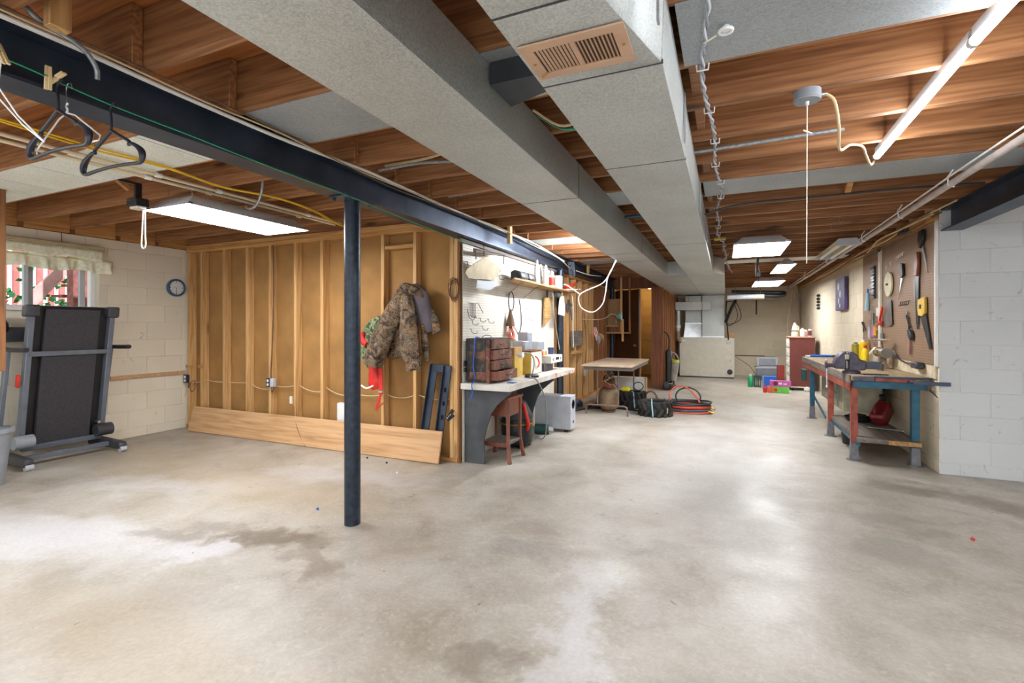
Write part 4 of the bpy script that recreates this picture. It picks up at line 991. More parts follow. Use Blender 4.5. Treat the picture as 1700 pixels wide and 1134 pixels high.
# sheet metal deflectors dangling under the beam
t = thing('metal_deflector', 'pair of dusty sheet metal shades hanging from a wire frame under the beam', 'deflector', (-2.1, 4.2, 1.66))
part(MB().prism([(4.16, 1.95), (3.79, 1.79), (3.76, 1.75), (3.82, 1.71), (4.34, 1.735), (4.44, 1.80), (4.50, 1.87)], 'X', -2.115, -2.108), 'front_sheet', pm('dusty brown metal', 'a8997c', .6, .3, .12), t)
part(MB().prism([(4.03, 1.74), (4.0, 1.645), (4.30, 1.635), (4.40, 1.68), (4.46, 1.80), (4.40, 1.80)], 'X', -2.135, -2.128), 'rear_sheet', GALVD, t)
part(MB().tube([(-2.12, 3.98, 1.90), (-2.12, 3.98, 1.99), (-2.12, 4.60, 2.03), (-2.12, 4.60, 1.93)], .006, 6), 'frame', GREYW, t)
part(MB().bar((-2.14, 3.98, 1.985), (-2.14, 4.62, 2.03), .02, .035), 'frame_bar', GREYW, t)
part(MB().tube([(-2.12, 4.15, 1.95), (-2.13, 4.16, 2.03), (-2.15, 4.18, 2.10)], .004, 6), 'hanger', BRASS, t)
# ================================================================== RIGHT SIDE: BENCH, VISE, PEGBOARD
t = thing('workbench', 'long steel workbench with red and teal legs by the brown pegboard', 'workbench', (1.38, 7.0, 0))
part(B(1.085, 1.675, 5.47, 8.6, .765, .815), 'worktop', BENCHW, t, .003)
for a, b_ in ((5.50, 6.2), (6.21, 7.0), (7.01, 7.8), (7.81, 8.58)): part(B(1.066, 1.084, a, b_, .738, .817), 'edge_board', GREYW, t, .002)
part(B(1.068, 1.082, 5.5, 8.5, .672, .736), 'front_rail', RUSTR, t, .002)
part(B(1.10, 1.66, 5.492, 5.51, .70, .763), 'end_rail', TEAL, t, .002); part(B(1.10, 1.66, 8.45, 8.47, .70, .763), 'end_rail', TEAL, t, .002)
part(B(1.10, 1.26, 5.455, 5.468, .768, .812), 'end_strip', CAST, t, .002); part(B(1.262, 1.56, 5.455, 5.468, .768, .80), 'end_strip', RUSTR, t, .002); part(B(1.262, 1.68, 5.452, 5.469, .802, .818), 'end_angle', STEELB, t, .001)
part(B(1.60, 1.685, 5.42, 5.455, .765, .79), 'end_bar', STEELB, t, .002)
part(B(1.50, 1.76, 5.30, 5.325, .765, .795), 'projecting_bar', STEELB, t, .002)
part(B(1.50, 1.53, 5.325, 5.47, .77, .79), 'bar_arm', STEELB, t, .002)
def bleg(x, y, mat, foot, w=.055):
    part(MB().box(x-w/2, x+w/2, y-w/2, y+w/2, .17, .765), 'leg', mat, t, .004)
    a, b_ = w*.52, w*.62
    part(MB().loft([[(x+sx*q, y+sy*q, z) for sx, sy in ((-1, -1), (1, -1), (1, 1), (-1, 1))] for q, z in ((b_, .008), (a, .17))], smooth=False), 'leg_sleeve', foot, t, .002)
    part(MB().cyl((x, y, 0), (x, y, .009), .062, n=20), 'base_plate', STEEL, t)
GRYP = pm('grey chipped leg paint', '74747a', .5, .2, .2, 20)
bleg(1.12, 5.56, RUSTR, GRYP); bleg(1.12, 6.68, RUSTR, GRYP); bleg(1.10, 7.86, TEAL, GRYP)
bleg(1.585, 5.56, TEAL, GRYP, .06); bleg(1.585, 7.86, TEAL, GRYP)
part(B(1.585-.03, 1.585+.03, 6.9, 6.94, .17, .765), 'brace_post', TEAL, t, .003)
part(MB().bar((1.12, 7.0, .16), (1.12, 7.8, .30), .01, .04), 'brace', TEAL, t)
part(B(1.13, 1.60, 5.45, 6.75, .195, .235), 'lower_shelf', GREYW, t, .003)
part(B(1.36, 1.60, 5.43, 5.449, .195, .235), 'shelf_edge', SHELFW, t, .002)
part(B(1.13, 1.15, 5.46, 6.72, .155, .194), 'shelf_bearer', TEAL, t)
t = thing('metal_drawer_box', 'dusty metal drawer box slung under the workbench', 'drawer box', (1.4, 7.1, .3))
part(B(1.20, 1.56, 6.45, 7.8, .33, .69), 'body', pm('dusty cream metal box', 'a8a48c', .6, .1, .2), t, .004)
d = part(B(1.196, 1.2, 6.5, 7.1, .42, .60), 'drawer_front', pm('grey green metal', '8a9084', .6, .1, .2), t, .001); part(B(1.196, 1.2, 7.15, 7.75, .42, .60), 'drawer_front', MATS['grey green metal'], t, .001)
part(MB().tube([(1.198, 6.75, .5), (1.18, 6.76, .5), (1.18, 6.86, .5), (1.198, 6.87, .5)], .004, 6), 'handle', STEEL, d)
for y in (6.6, 7.6): part(B(1.22, 1.54, y, y+.02, .69, .765), 'hanger_strap', STEEL, t)
t = thing('socket_box', 'dark switch box fixed at the far front corner of the workbench', 'switch box', (1.02, 8.2, .5))
part(B(1.00, 1.06, 8.02, 8.16, .50, .66), 'box', DGREEN, t, .006); part(MB().bar((1.063, 8.1, .6), (1.075, 8.1, .70), .02, .01), 'bracket', RUSTR, t)

# vise
V = thing('bench_vise', 'heavy grey and purple bench vise on the near corner of the workbench', 'vise', (1.12, 5.7, .815))
part(MB().lathe([(.075, 0), (.075, .02), (.055, .03), (.055, .045)], (1.13, 5.72, .816), 24), 'swivel_base', CAST, V)
part(MB().prism([(.985, .86), (.975, .905), (.995, .965), (1.03, 1.015), (1.078, 1.032), (1.078, .86)], 'Y', 5.655, 5.785), 'front_jaw', CAST, V, .009)
part(MB().prism([(1.098, .85), (1.098, 1.034), (1.135, 1.03), (1.17, .998), (1.195, .952), (1.24, .945), (1.24, .855), (1.14, .84)], 'Y', 5.66, 5.78), 'rear_jaw', CAST, V, .009)
part(B(1.0, 1.2, 5.685, 5.755, .862, .94), 'core', STEEL, V, .003)
part(B(1.079, 1.097, 5.665, 5.775, .975, 1.038), 'jaw_block', STEEL, V, .003)
part(B(1.065, 1.10, 5.645, 5.665, .955, 1.0), 'jaw_plate', pm('cream jaw block', 'b8b098', .6), V, .003)
part(B(1.235, 1.375, 5.69, 5.75, .865, .935), 'slide_bar', pm('blue grey steel slide', '4a4e58', .4, .5), V, .003)
part(MB().cyl((.915, 5.72, .89), (.99, 5.72, .89), .022, n=14), 'screw', CAST, V); part(MB().cyl((.91, 5.72, .89), (.93, 5.72, .89), .034, n=14), 'screw_head', CAST, V)
part(MB().cyl((.922, 5.72, .93), (.925, 5.71, .68), .007, n=10).sph((.922, 5.72, .935), .012).sph((.925, 5.71, .675), .013), 'handle', CHROME, V)
part(MB().cb((1.30, 5.60, .822), (.20, .03, .012)), 'lock_lever', STEELB, V, .003)

def tool_on_bench(): pass
t = thing('caulk_gun', 'blue and black tool lying across the far end of the workbench', 'tool', (1.36, 8.5, .815))
part(MB().cyl((1.16, 8.48, .835), (1.44, 8.5, .835), .018, n=12), 'blue_barrel', BLUE, t); part(MB().cyl((1.10, 8.475, .83), (1.16, 8.48, .83), .014, n=12), 'tip', WHITE, t)
part(MB().cb((1.49, 8.5, .835), (.1, .05, .035)), 'grip', BLACK, t, .008)
bottle(1.50, 7.35, .816, .045, .26, pm('olive yellow can', 'a89a3c', .4, .2, .3, 40), 'olive yellow aerosol can, leftmost of the three on the workbench', cap=STEEL, neck=.12, tip=False)
bottle(1.50, 6.98, .816, .045, .30, YELLOW, 'tall bright yellow can in the middle of the three on the workbench', cap=WHITE, neck=.12, tip=False)
bottle(1.46, 6.72, .816, .036, .245, YELLOW, 'shorter bright yellow can, rightmost of the three on the workbench', cap=REDP, neck=.25, tip=False)
# grinder / drill press head by the wall
t = thing('bench_grinder', 'small dirty bench machine with brass fittings behind the vise', 'grinder', (1.57, 6.45, .815))
part(MB().cyl((1.57, 6.38, .99), (1.57, 6.62, .99), .05, n=18), 'motor', TINB, t); part(MB().cyl((1.57, 6.34, .99), (1.57, 6.38, .99), .055, n=20), 'wheel', STEEL, t); part(MB().cyl((1.57, 6.62, .99), (1.57, 6.66, .99), .055, n=20), 'wheel', BRASS, t)
part(MB().loft([[(1.57+sx*w, 6.5+sy*w, z) for sx, sy in ((-1, -1), (1, -1), (1, 1), (-1, 1))] for w, z in ((.06, .816), (.03, .88), (.03, .95))], smooth=False), 'pedestal', TINB, t)
part(MB().cyl((1.53, 6.5, 1.0), (1.50, 6.48, 1.0), .02, n=10), 'knob', CHROME, t)
t = thing('white_dish', 'round white metal dish propped up on the bench machine', 'dish', (1.55, 6.3, 1.1))
part(MB().lathe([(.0, 0), (.03, .002), (.075, .018), (.07, .02), (.0, .006)], (1.545, 6.45, 1.12), 28, 'Z'), 'dish', WHITE, t); part(MB().cyl((1.555, 6.45, 1.04), (1.55, 6.45, 1.121), .01, n=10), 'stem', TINB, t)
t = thing('clutter_bag', 'crumpled white plastic bag among small tools behind the vise', 'bag', (1.56, 6.75, .816))
part(drape(MB(), [(1.58, 6.80, .82), (1.58, 6.79, .88), (1.57, 6.77, .95), (1.57, 6.76, 1.04)], [.07, .08, .05, .015], [.06, .06, .04, .012], seed=31, folds=.4), 'bag', WHITE, t)
t = thing('tin_cup', 'chrome topped small jar on the bench beside the vise slide', 'jar', (1.48, 6.2, .816))
part(MB().lathe([(.03, 0), (.032, .06), (.028, .07)], (1.48, 6.2, .816), 16), 'jar', TINB, t); part(MB().lathe([(.03, .07), (.03, .09), (.0, .094)], (1.48, 6.2, .816), 16), 'lid', CHROME, t)
t = thing('wall_motor', 'grey electric box motor fixed low under the pegboard corner', 'motor', (1.64, 5.62, .90))
part(B(1.60, 1.665, 5.58, 5.74, .885, .945), 'casing', DGREY, t, .01); part(MB().cyl((1.635, 5.74, .915), (1.635, 5.80, .915), .022, n=12), 'end_bell', STEEL, t)
single(MB().tube([(1.655, 6.55, 1.02), (1.65, 6.4, 1.0), (1.65, 6.25, .94), (1.65, 6.0, .915), (1.65, 5.85, .925), (1.64, 5.81, .915)], .007, 6, sub=4), 'cable', BLACK, 'black lead running along the wall foot of the brown pegboard', 'cable')
single(MB().tube([(1.68, 5.52, .70), (1.68, 5.42, .68), (1.682, 5.35, .66)], .004, 6), 'cable', BLACK, 'short dark cable on the block wall under the near end of the bench', 'cable')
single(B(1.672, 1.686, 5.37, 7.0, .818, .93), 'splash_plaster', pm('flaking cream plaster', 'cfc0a4', .85, 0, .18, 14, .002), 'flaking cream plaster strip below the brown pegboard', 'plaster')

# shelf contents
t = thing('fuel_can', 'red plastic fuel can lying on the bench lower shelf', 'fuel can', (1.48, 6.2, .236))
M = Matrix.Translation((1.50, 6.25, .36)) @ Matrix.Rotation(math.radians(-35), 4, 'Z') @ Matrix.Rotation(math.radians(38), 4, 'X')
REDC = pm('dark red fuel plastic', '741a1e', .4, 0, .2)
o = MB().box(-.075, .075, -.12, .12, -.075, .07, M); part(o, 'can_body', REDC, t, .025)
part(MB().tube([M @ Vector(p) for p in ((0, -.10, .08), (0, -.08, .13), (0, .05, .13), (0, .08, .08))], .014, 8, sub=3), 'handle', REDC, t)
part(MB().cyl(M @ Vector((0, .11, .08)), M @ Vector((0, .13, .14)), .028, n=14), 'cap', BLACK, t)
t = thing('pipe_wrench', 'long chrome wrench lying on the bench lower shelf', 'wrench', (1.45, 5.9, .236))
part(MB().bar((1.32, 6.0, .25), (1.56, 5.92, .25), .028, .012), 'shank', STEEL, t, .003); part(MB().cb((1.58, 5.915, .25), (.06, .05, .018)), 'jaw', CHROME, t, .004)
t = thing('black_pan', 'black oil pan heaped with cables on the lower shelf', 'pan', (1.32, 6.45, .236))
part(MB().lathe([(.10, 0), (.13, .05), (.125, .05), (.095, .006)], (1.33, 6.42, .236), 22), 'pan', BLACK, t)
for i in range(4): part(MB().tube([(1.33+R.uniform(.04, .09)*math.cos(a*PI/5+i), 6.42+R.uniform(.04, .09)*math.sin(a*PI/5+i), .28+.008*i) for a in range(10)], .007, 6, True), 'cable_coil', BLACK, t)
t = thing('black_tub', 'small black tub on the floor under the bench shelf', 'tub', (1.25, 6.3, 0))
part(MB().lathe([(.07, 0), (.085, .12), (.08, .12), (.066, .006)], (1.24, 6.32, 0), 20), 'tub', BLACK, t)

# brown pegboard on the right wall
pbr = thing('pegboard', 'large brown pegboard above the right workbench', 'pegboard', (1.68, 6.6, .95))
part(B(1.676, 1.686, 5.37, 7.82, .94, 2.19), 'board', PEGB, pbr); part(B(1.666, 1.689, 5.342, 5.368, .93, 2.2), 'edge_strip', WHITE, pbr, .001)
t = thing('upright_strip', 'cream wooden upright dividing the brown pegboard', 'upright', (1.66, 6.98, 1.15))
part(B(1.652, 1.674, 6.94, 7.02, 1.0, 2.18), 'strip', SKYW, t, .002); part(B(1.65, 1.674, 6.92, 7.1, 1.40, 1.50), 'cross_patch', SKYW, t, .002)
XW = 1.672
def polyt(mb, pts, x0=XW-.012, x1=XW-.006): return mb.prism(pts, 'X', x0, x1)
SAWB = pm('dark saw steel', '54585c', .35, .7, .2)
t = thing('hand_saw', 'yellow handled hand saw hanging on the brown pegboard', 'saw', (1.66, 5.5, 1.08))
part(polyt(MB(), [(5.70, 1.53), (5.54, 1.55), (5.53, 1.40), (5.60, 1.37), (5.69, 1.38), (5.71, 1.44)], XW-.026, XW-.004), 'handle', pm('yellow saw handle', 'd8b048', .5), t, .004)
part(B(XW-.028, XW-.025, 5.61, 5.66, 1.44, 1.48), 'grip_hole', BLACK, t)
part(polyt(MB(), [(5.69, 1.38), (5.54, 1.39), (5.42, 1.075), (5.46, 1.07)]), 'blade', SAWB, t)
t = thing('long_saw', 'long old saw with a brown wooden handle in mid pegboard', 'saw', (1.66, 5.75, 1.25))
part(polyt(MB(), [(5.78, 1.98), (5.71, 1.98), (5.70, 1.86), (5.72, 1.75), (5.80, 1.76), (5.81, 1.86)], XW-.03, XW-.004), 'handle', STOOLW, t, .006)
part(polyt(MB(), [(5.82, 1.75), (5.72, 1.75), (5.745, 1.25), (5.775, 1.25)]), 'blade', SAWB, t); part(polyt(MB(), [(5.87, 1.72), (5.825, 1.75), (5.79, 1.30), (5.80, 1.30)]), 'blade', STEEL, t)
t = thing('keyhole_saw', 'black handled keyhole saw at the top right of the pegboard', 'saw', (1.66, 5.6, 1.85))
part(polyt(MB(), [(5.68, 2.20-.03), (5.58, 2.17), (5.57, 2.07), (5.66, 2.0), (5.70, 2.08)], XW-.03, XW-.004), 'handle', BLACK, t, .006); part(polyt(MB(), [(5.66, 2.02), (5.61, 2.02), (5.50, 1.76)]), 'blade', STEEL, t)
t = thing('pruning_saw', 'small black handled saw with pale blade right of the round disc', 'saw', (1.66, 6.2, 1.6))
part(polyt(MB(), [(6.20, 1.93), (6.15, 1.92), (6.13, 1.80), (6.19, 1.77), (6.23, 1.83)], XW-.026, XW-.004), 'handle', BLACK, t, .005); part(polyt(MB(), [(6.23, 1.78), (6.18, 1.78), (6.31, 1.56)]), 'blade', CHROME, t)
t = thing('sanding_disc', 'round pale sanding disc hung on the brown pegboard', 'disc', (1.66, 6.6, 1.6))
part(MB().cyl((XW-.02, 6.64, 1.745), (XW-.006, 6.64, 1.745), .135, n=36), 'disc', pm('pale worn disc', 'cfc6a8', .7, 0, .12), t); part(MB().cyl((XW-.04, 6.64, 1.745), (XW-.019, 6.64, 1.745), .012, n=10), 'hub', DGREY, t)
t = thing('saw_blade_plate', 'wide toothed steel plate hanging below the round disc', 'plate', (1.66, 6.6, 1.3))
part(polyt(MB(), [(6.72, 1.58), (6.56, 1.57), (6.52, 1.30), (6.60, 1.28), (6.74, 1.28), (6.77, 1.33)]), 'plate', STEEL, t)
for i in range(7): part(polyt(MB(), [(6.545-.005*i+.012, 1.54-i*.035), (6.53-.005*i, 1.525-i*.035), (6.55-.005*i, 1.51-i*.035)]), 'tooth', SAWB, t)
t = thing('hammer', 'claw hammer with pinkish handle hanging low on the pegboard', 'hammer', (1.66, 5.95, 1.0))
part(MB().cyl((1.655, 5.96, 1.0), (1.655, 5.95, 1.24), .014, n=10), 'handle', pm('pinkish worn handle', 'b08478', .6), t); part(polyt(MB(), [(6.0, 1.24), (5.90, 1.25), (5.86, 1.19), (5.88, 1.14), (5.93, 1.16), (5.95, 1.22)], XW-.035, XW-.006), 'head', SAWB, t, .004)
t = thing('tin_snips', 'thin pliers hanging right of the toothed plate', 'pliers', (1.66, 5.95, 1.25))
part(MB().bar((1.66, 6.06, 1.39), (1.66, 5.95, 1.27), .012, .02).bar((1.66, 6.0, 1.38), (1.66, 5.97, 1.20), .012, .014), 'handles', SAWB, t); part(MB().cb((1.66, 6.04, 1.41), (.012, .03, .04)), 'jaws', STEEL, t, .003)
t = thing('hack_saw', 'bright red handled cutter hanging by the cream upright', 'cutter', (1.65, 6.82, 1.3))
part(MB().bar((1.64, 6.80, 1.50), (1.64, 6.90, 1.34), .02, .03), 'arm', REDP, t, .004); part(MB().cb((1.64, 6.89, 1.315), (.026, .09, .05)), 'head', REDP, t, .006)
t = thing('chain_tool', 'column of dark wrenches hung in a rack at the left of the pegboard', 'wrench rack', (1.65, 7.25, 1.6))
part(B(1.655, 1.672, 7.21, 7.33, 1.62, 2.02), 'rack', SAWB, t, .002)
for i in range(9): part(MB().bar((1.65, 7.20, 1.655+i*.042), (1.65, 7.34, 1.66+i*.042), .014, .016), 'wrench', STEEL if i % 2 else BLACK, t, .002)
t = thing('white_tube', 'pale blue and white tube hanging at the far left of the pegboard', 'tube', (1.65, 7.5, 1.45))
part(MB().cyl((1.65, 7.50, 1.48), (1.65, 7.46, 1.70), .026, .018, n=12), 'tube', TAPE, t); part(MB().cyl((1.65, 7.46, 1.70), (1.65, 7.455, 1.75), .01, n=10), 'nozzle', BLUE, t)
for i, (y, z0, z1, m, lab) in enumerate(((7.38, 1.14, 1.36, LGREY, 'grey tube hanging left of the coloured screwdrivers'), (7.24, 1.30, 1.53, STEEL, 'steel chisel hanging above the screwdrivers'), (7.22, 1.15, 1.36, PINK, 'pink handled screwdriver on the pegboard'), (7.13, 1.17, 1.36, YELLOW, 'yellow handled screwdriver on the pegboard'), (7.07, 1.22, 1.37, STX, 'wooden handled screwdriver beside the upright'), (6.84, 1.12, 1.25, STEEL, 'short steel punch hanging under the red cutter'))):
    t = thing('screwdriver' if i > 1 else 'hanging_tube', lab, 'hand tool', (1.65, y, z0))
    part(MB().cyl((1.65, y, z0), (1.65, y, z0+(z1-z0)*.6), .018, n=10), 'handle', m, t); part(MB().cyl((1.65, y, z0+(z1-z0)*.6), (1.65, y, z1), .006, n=8), 'shaft', STEEL, t)
t = thing('pliers', 'open pliers hanging at the left edge of the brown pegboard', 'pliers', (1.66, 7.72, 1.25))
part(MB().bar((1.66, 7.80, 1.33), (1.66, 7.62, 1.23), .012, .016).bar((1.66, 7.74, 1.34), (1.66, 7.72, 1.20), .012, .014), 'handles', SAWB, t)
t = thing('tape_measure', 'small wooden tools sticking up from the bench clutter', 'tools', (1.6, 6.8, .95))
for i in range(5): part(MB().cyl((1.61, 7.22-.04*i, .817), (1.62-.01*i, 7.24-.04*i, 1.10+.02*(i % 3)), .008, n=8), 'tool', [PURPLE, STX, SKYW, SAWB, BRASS][i], t)
WH2 = pm('white hook plastic', 'dcd8d0', .5)
ORD = ['leftmost', 'second from the left', 'third from the left', 'fourth from the left', 'second from the right', 'rightmost']
for i, (y, z) in enumerate(((6.72, 1.94), (6.58, 1.965), (6.36, 2.0), (6.30, 2.01), (6.24, 2.015), (6.18, 2.02))):
    single(MB().tube([(XW+.003, y, z+.02), (XW-.01, y, z+.02), (XW-.012, y, z-.01), (XW-.02, y-.02, z-.02), (XW-.02, y-.02, z+.01)], .004, 6), 'peg_hook', WH2, ORD[i]+' small white hook in the row above the round disc', 'hook', 'white hooks on the brown pegboard')
for i, y in enumerate((6.24, 6.18, 6.12, 6.06, 6.0)):
    single(MB().tube([(XW+.003, y, 1.53), (XW-.012, y, 1.53), (XW-.014, y, 1.50), (XW-.03, y-.005, 1.49)], .004, 6), 'peg_hook', BLACK, ['leftmost', 'second from the left', 'middle', 'second from the right', 'rightmost'][i]+' black hook in the row below the round disc', 'hook', 'black hooks on the brown pegboard')
t = thing('wall_canvas', 'purple canvas picture with pale flowers on the right wall', 'picture', (1.66, 9.0, 1.53))
part(B(1.63, 1.672, 8.68, 9.33, 1.53, 2.03), 'canvas', PURPLE, t, .002)
for y, z, r in ((9.1, 1.9, .07), (8.98, 1.78, .06), (9.08, 1.68, .05), (9.0, 1.6, .04)): part(MB().cyl((1.629, y, z), (1.6275, y, z), r, n=9), 'painted_flower', pm('pale lilac paint', 'cfc4d8', .6), t)
t = thing('wall_ornament', 'narrow dark metal ornament hanging on the far part of the right wall', 'ornament', (1.66, 11.1, 1.6))
for i in range(5): part(MB().lathe([(0, 0), (.028, .01), (.035, .03), (.02, .055), (0, .06)], (1.655, 11.1+.01*(i % 2), 1.60+i*.062), 10), 'link', BLACK, t)

# conduit and cables near the right wall
t = thing('conduit', 'long pale conduit pipe running under the joists at right', 'conduit', (1.35, 6, 2.2))
part(MB().tube([(1.33, .2, 2.2), (1.33, 3.8, 2.2), (1.35, 6.3, 2.2), (1.37, 9, 2.2), (1.40, 13.2, 2.2)], .021, 12), 'pipe', GREYPIPE, t)
part(MB().tube([(1.305, .2, 2.225), (1.30, 2.6, 2.23), (1.305, 3.9, 2.235), (1.33, 6.2, 2.225), (1.345, 9, 2.23), (1.37, 13, 2.225)], .006, 6), 'taped_cable', WCABLE, t)
for y in (3.1, 4.0, 5.0, 6.2, 8.2, 10.4): part(MB().tube([(1.335+.003*y*.8, y, 2.176), (1.305+.003*y*.8, y, 2.19), (1.30+.003*y*.8, y, 2.24), (1.33+.003*y*.8, y, 2.29)], .005, 6), 'strap', WHITE, t)
for i, (p, lab) in enumerate((
    ([(1.66, 4.9, 2.27), (1.62, 5.6, 2.26), (1.58, 6.4, 2.20), (1.55, 7.2, 2.20), (1.58, 8.6, 2.19), (1.6, 10.5, 2.19), (1.6, 13.0, 2.19)], 'upper brown cable strung along the top of the right wall'),
    ([(1.66, 5.2, 2.24), (1.60, 5.9, 2.18), (1.60, 6.8, 2.16), (1.56, 7.8, 2.18), (1.59, 9.5, 2.15), (1.6, 12.8, 2.15)], 'lower brown cable strung along the top of the right wall'),
    ([(1.64, 5.3, 2.25), (1.56, 5.8, 2.22), (1.53, 6.5, 2.22), (1.59, 7.4, 2.17), (1.59, 8.8, 2.22), (1.6, 11, 2.21)], 'loosest brown cable bulging out from the top of the right wall'))):
    single(MB().tube(p, .008, 6, sub=5), 'wall_cable', [CCABLE, BCABLE, CCABLE][i], lab, 'cable')
t = thing('junction_box', 'dark junction box among cables at the top of the brown pegboard', 'junction box', (1.6, 5.95, 2.2))
part(MB().cb((1.62, 5.98, 2.215), (.06, .22, .05)), 'box', DGREY, t, .008); part(MB().cb((1.655, 6.98, 2.2), (.03, .08, .09)), 'clamp', STEELB, t, .006)
single(MB().tube([(-.16, 4.3, 2.20), (.1, 4.3, 2.255), (.6, 4.32, 2.265), (1.2, 4.33, 2.27), (1.62, 4.34, 2.26)], .008, 6, sub=4), 'wall_cable', BLACK, 'black cable slung under the joists from the duct to the conduit', 'cable')
single(MB().tube([(-.17, 2.93, 2.265), (.15, 2.925, 2.27), (.55, 2.93, 2.28)], .010, 10), 'conduit', GCABLE, 'short grey metal conduit tucked between the joists beside the duct', 'conduit')

# round box with pull string and cable to the led tube
t = thing('ceiling_box', 'round galvanised ceiling box with a long white pull string', 'ceiling box', (.32, 2.42, 2.25))
part(MB().lathe([(.048, 0), (.052, .004), (.052, .042), (.0, .042)], (.32, 2.42, 2.247), 26), 'box', MGREY, t); part(MB().lathe([(0, -.002), (.05, -.002), (.05, .002)], (.32, 2.42, 2.247), 26), 'cover', MGREY, t)
part(MB().cyl((.32, 2.42, 2.23), (.32, 2.42, 2.246), .007), 'knob', WHITE, t)
part(MB().tube([(.32, 2.42, 2.235), (.319, 2.42, 2.0), (.318, 2.42, 1.62), (.318, 2.42, 1.55)], .0022, 6), 'pull_string', STRING, t); part(MB().tube([(.305, 2.415, 2.122), (.32, 2.42, 2.116), (.338, 2.425, 2.108)], .0035, 5), 'knot', STRING, t)
part(MB().cyl((.372, 2.43, 2.27), (.39, 2.435, 2.272), .009), 'connector', CHROME, t)
single(MB().tube([(.39, 2.435, 2.272), (.425, 2.45, 2.24), (.45, 2.5, 2.14), (.47, 2.62, 2.10), (.50, 2.72, 2.11), (.56, 2.85, 2.17), (.64, 3.0, 2.20), (.70, 3.2, 2.21), (.76, 3.38, 2.205), (.785, 3.41, 2.235)], .0065, 8, sub=5), 'lamp_cable', CCABLE, 'cream cable looping from the round box to the led strip', 'cable')
t = thing('twisted_cable', 'twisted grey cable with white clips stapled along beside the right duct', 'cable', (-.06, 4, 2.27))
for ph in (0, PI):
    pts = []
    for i in range(330):
        y = 1.45+i*.0255; cx = -.055+.018*math.sin(y*2.1)+.012*math.sin(y*5.3)+max(0, y-6)*.035
        pts.append((cx+.0055*math.cos(i*.9+ph), y, 2.272+.0055*math.sin(i*.9+ph)-.004*abs(math.sin((y-2)*PI/PITCH))))
    part(MB().tube(pts, .0052, 5), 'strand', GCABLE if ph else LGREY, t)
for k in range(0, 18):
    y = jy(k)-.0; cx = -.055+.018*math.sin(y*2.1)+.012*math.sin(y*5.3)+max(0, y-6)*.035
    part(MB().tube([(cx-.022, y, 2.286), (cx-.02, y, 2.262), (cx+.02, y, 2.262), (cx+.022, y, 2.286)], .0035, 6), 'clip', WHITE, t)
t = thing('lampholder', 'small white porcelain lampholder ring on the panned bay at upper right', 'lampholder', (-.01, 1.78, 2.27))
part(MB().tube([(.0+.02*math.cos(a*PI/9), 1.78+.02*math.sin(a*PI/9), 2.272) for a in range(18)], .006, 8, True).cyl((0, 1.78, 2.272), (0, 1.78, 2.288), .012), 'ring', WHITE, t); part(MB().tube([(-.07, 1.81, 2.262), (-.03, 1.79, 2.268)], .003, 6), 'lead', STRING, t)
t = thing('lampholder', 'small white porcelain ring under the beam by the clothes line', 'lampholder', (-2.75, 1.85, 2.27))
part(MB().tube([(-2.72+.024*math.cos(a*PI/9), 1.84+.024*math.sin(a*PI/9), 2.270) for a in range(18)], .007, 8, True).cyl((-2.72, 1.84, 2.272), (-2.72, 1.84, 2.287), .013), 'ring', WHITE, t)
for x, y, lab in ((.95, 5.296, 'near small wire hook screwed into the joists ahead of the shop light'), (.96, 5.708, 'far small wire hook screwed into the joists ahead of the shop light')):
    single(MB().tube([(x, y, 2.29), (x, y, 2.25), (x+.02, y, 2.235), (x+.035, y, 2.25)], .0035, 6, sub=3), 'wire_hook', STEEL, lab, 'hook')
single(B(-.12, .0, 6.0, 6.08, 2.268, 2.288), 'yellow_tag', YELLOW, 'small yellow paper tag stuck on a joist beside the duct', 'tag')

# ================================================================== LEFT CEILING: CABLES, LINE, HANGERS
single(MB().tube([(-2.135, -.3, 2.275), (-2.13, .85, 2.278), (-2.132, 1.05, 2.274), (-2.13, 1.3, 2.266), (-2.13, 1.8, 2.262), (-2.125, 2.2, 2.272), (-2.118, 2.5, 2.279), (-2.12, 2.9, 2.275), (-2.125, 3.4, 2.27), (-2.12, 4.1, 2.27), (-2.1, 4.6, 2.26), (-2.05, 5.2, 2.25), (-2.05, 5.8, 2.22), (-2.1, 6.6, 2.2)], .0095, 8, sub=6), 'beam_cable', WCABLE, 'thick white cable draped along the top edge of the beam', 'cable')
single(MB().tube([(-2.09, .3, 2.282), (-2.10, 1.0, 2.28), (-2.085, 1.4, 2.262), (-2.09, 1.8, 2.27), (-2.10, 2.2, 2.255), (-2.12, 2.6, 2.262), (-2.10, 3.1, 2.26), (-2.12, 3.7, 2.265), (-2.06, 4.4, 2.26), (-2.0, 5.0, 2.20), (-1.95, 5.6, 2.16), (-2.0, 6.2, 2.15), (-2.1, 6.9, 2.12)], .0045, 6, sub=6), 'beam_cable', CCABLE, 'thin cream cable wandering beside the thick white beam cable', 'cable')
single(MB().tube([(-2.08, .4, 2.282), (-2.075, 1.1, 2.283), (-2.07, 1.5, 2.278), (-2.08, 1.9, 2.268), (-2.11, 2.4, 2.25), (-2.14, 2.8, 2.25), (-2.13, 3.3, 2.258), (-2.11, 4.0, 2.262)], .0035, 6, sub=6), 'beam_cable', BCABLE, 'thin brown cable along the beam edge', 'cable')
single(MB().tube([(-2.10, .80, 2.34), (-2.09, .84, 2.30), (-2.08, .95, 2.265), (-2.09, 1.0, 2.22), (-2.10, 1.01, 2.18)], .0085, 8, sub=5), 'cable_stub', GCABLE, 'cut grey cable end hanging over the beam at upper left', 'cable')
single(B(-2.06, -2.02, .84, .90, 2.27, 2.525), 'short_block', STZ, 'short pale upright timber block above the beam at upper left', 'wooden block', bevel=.002)
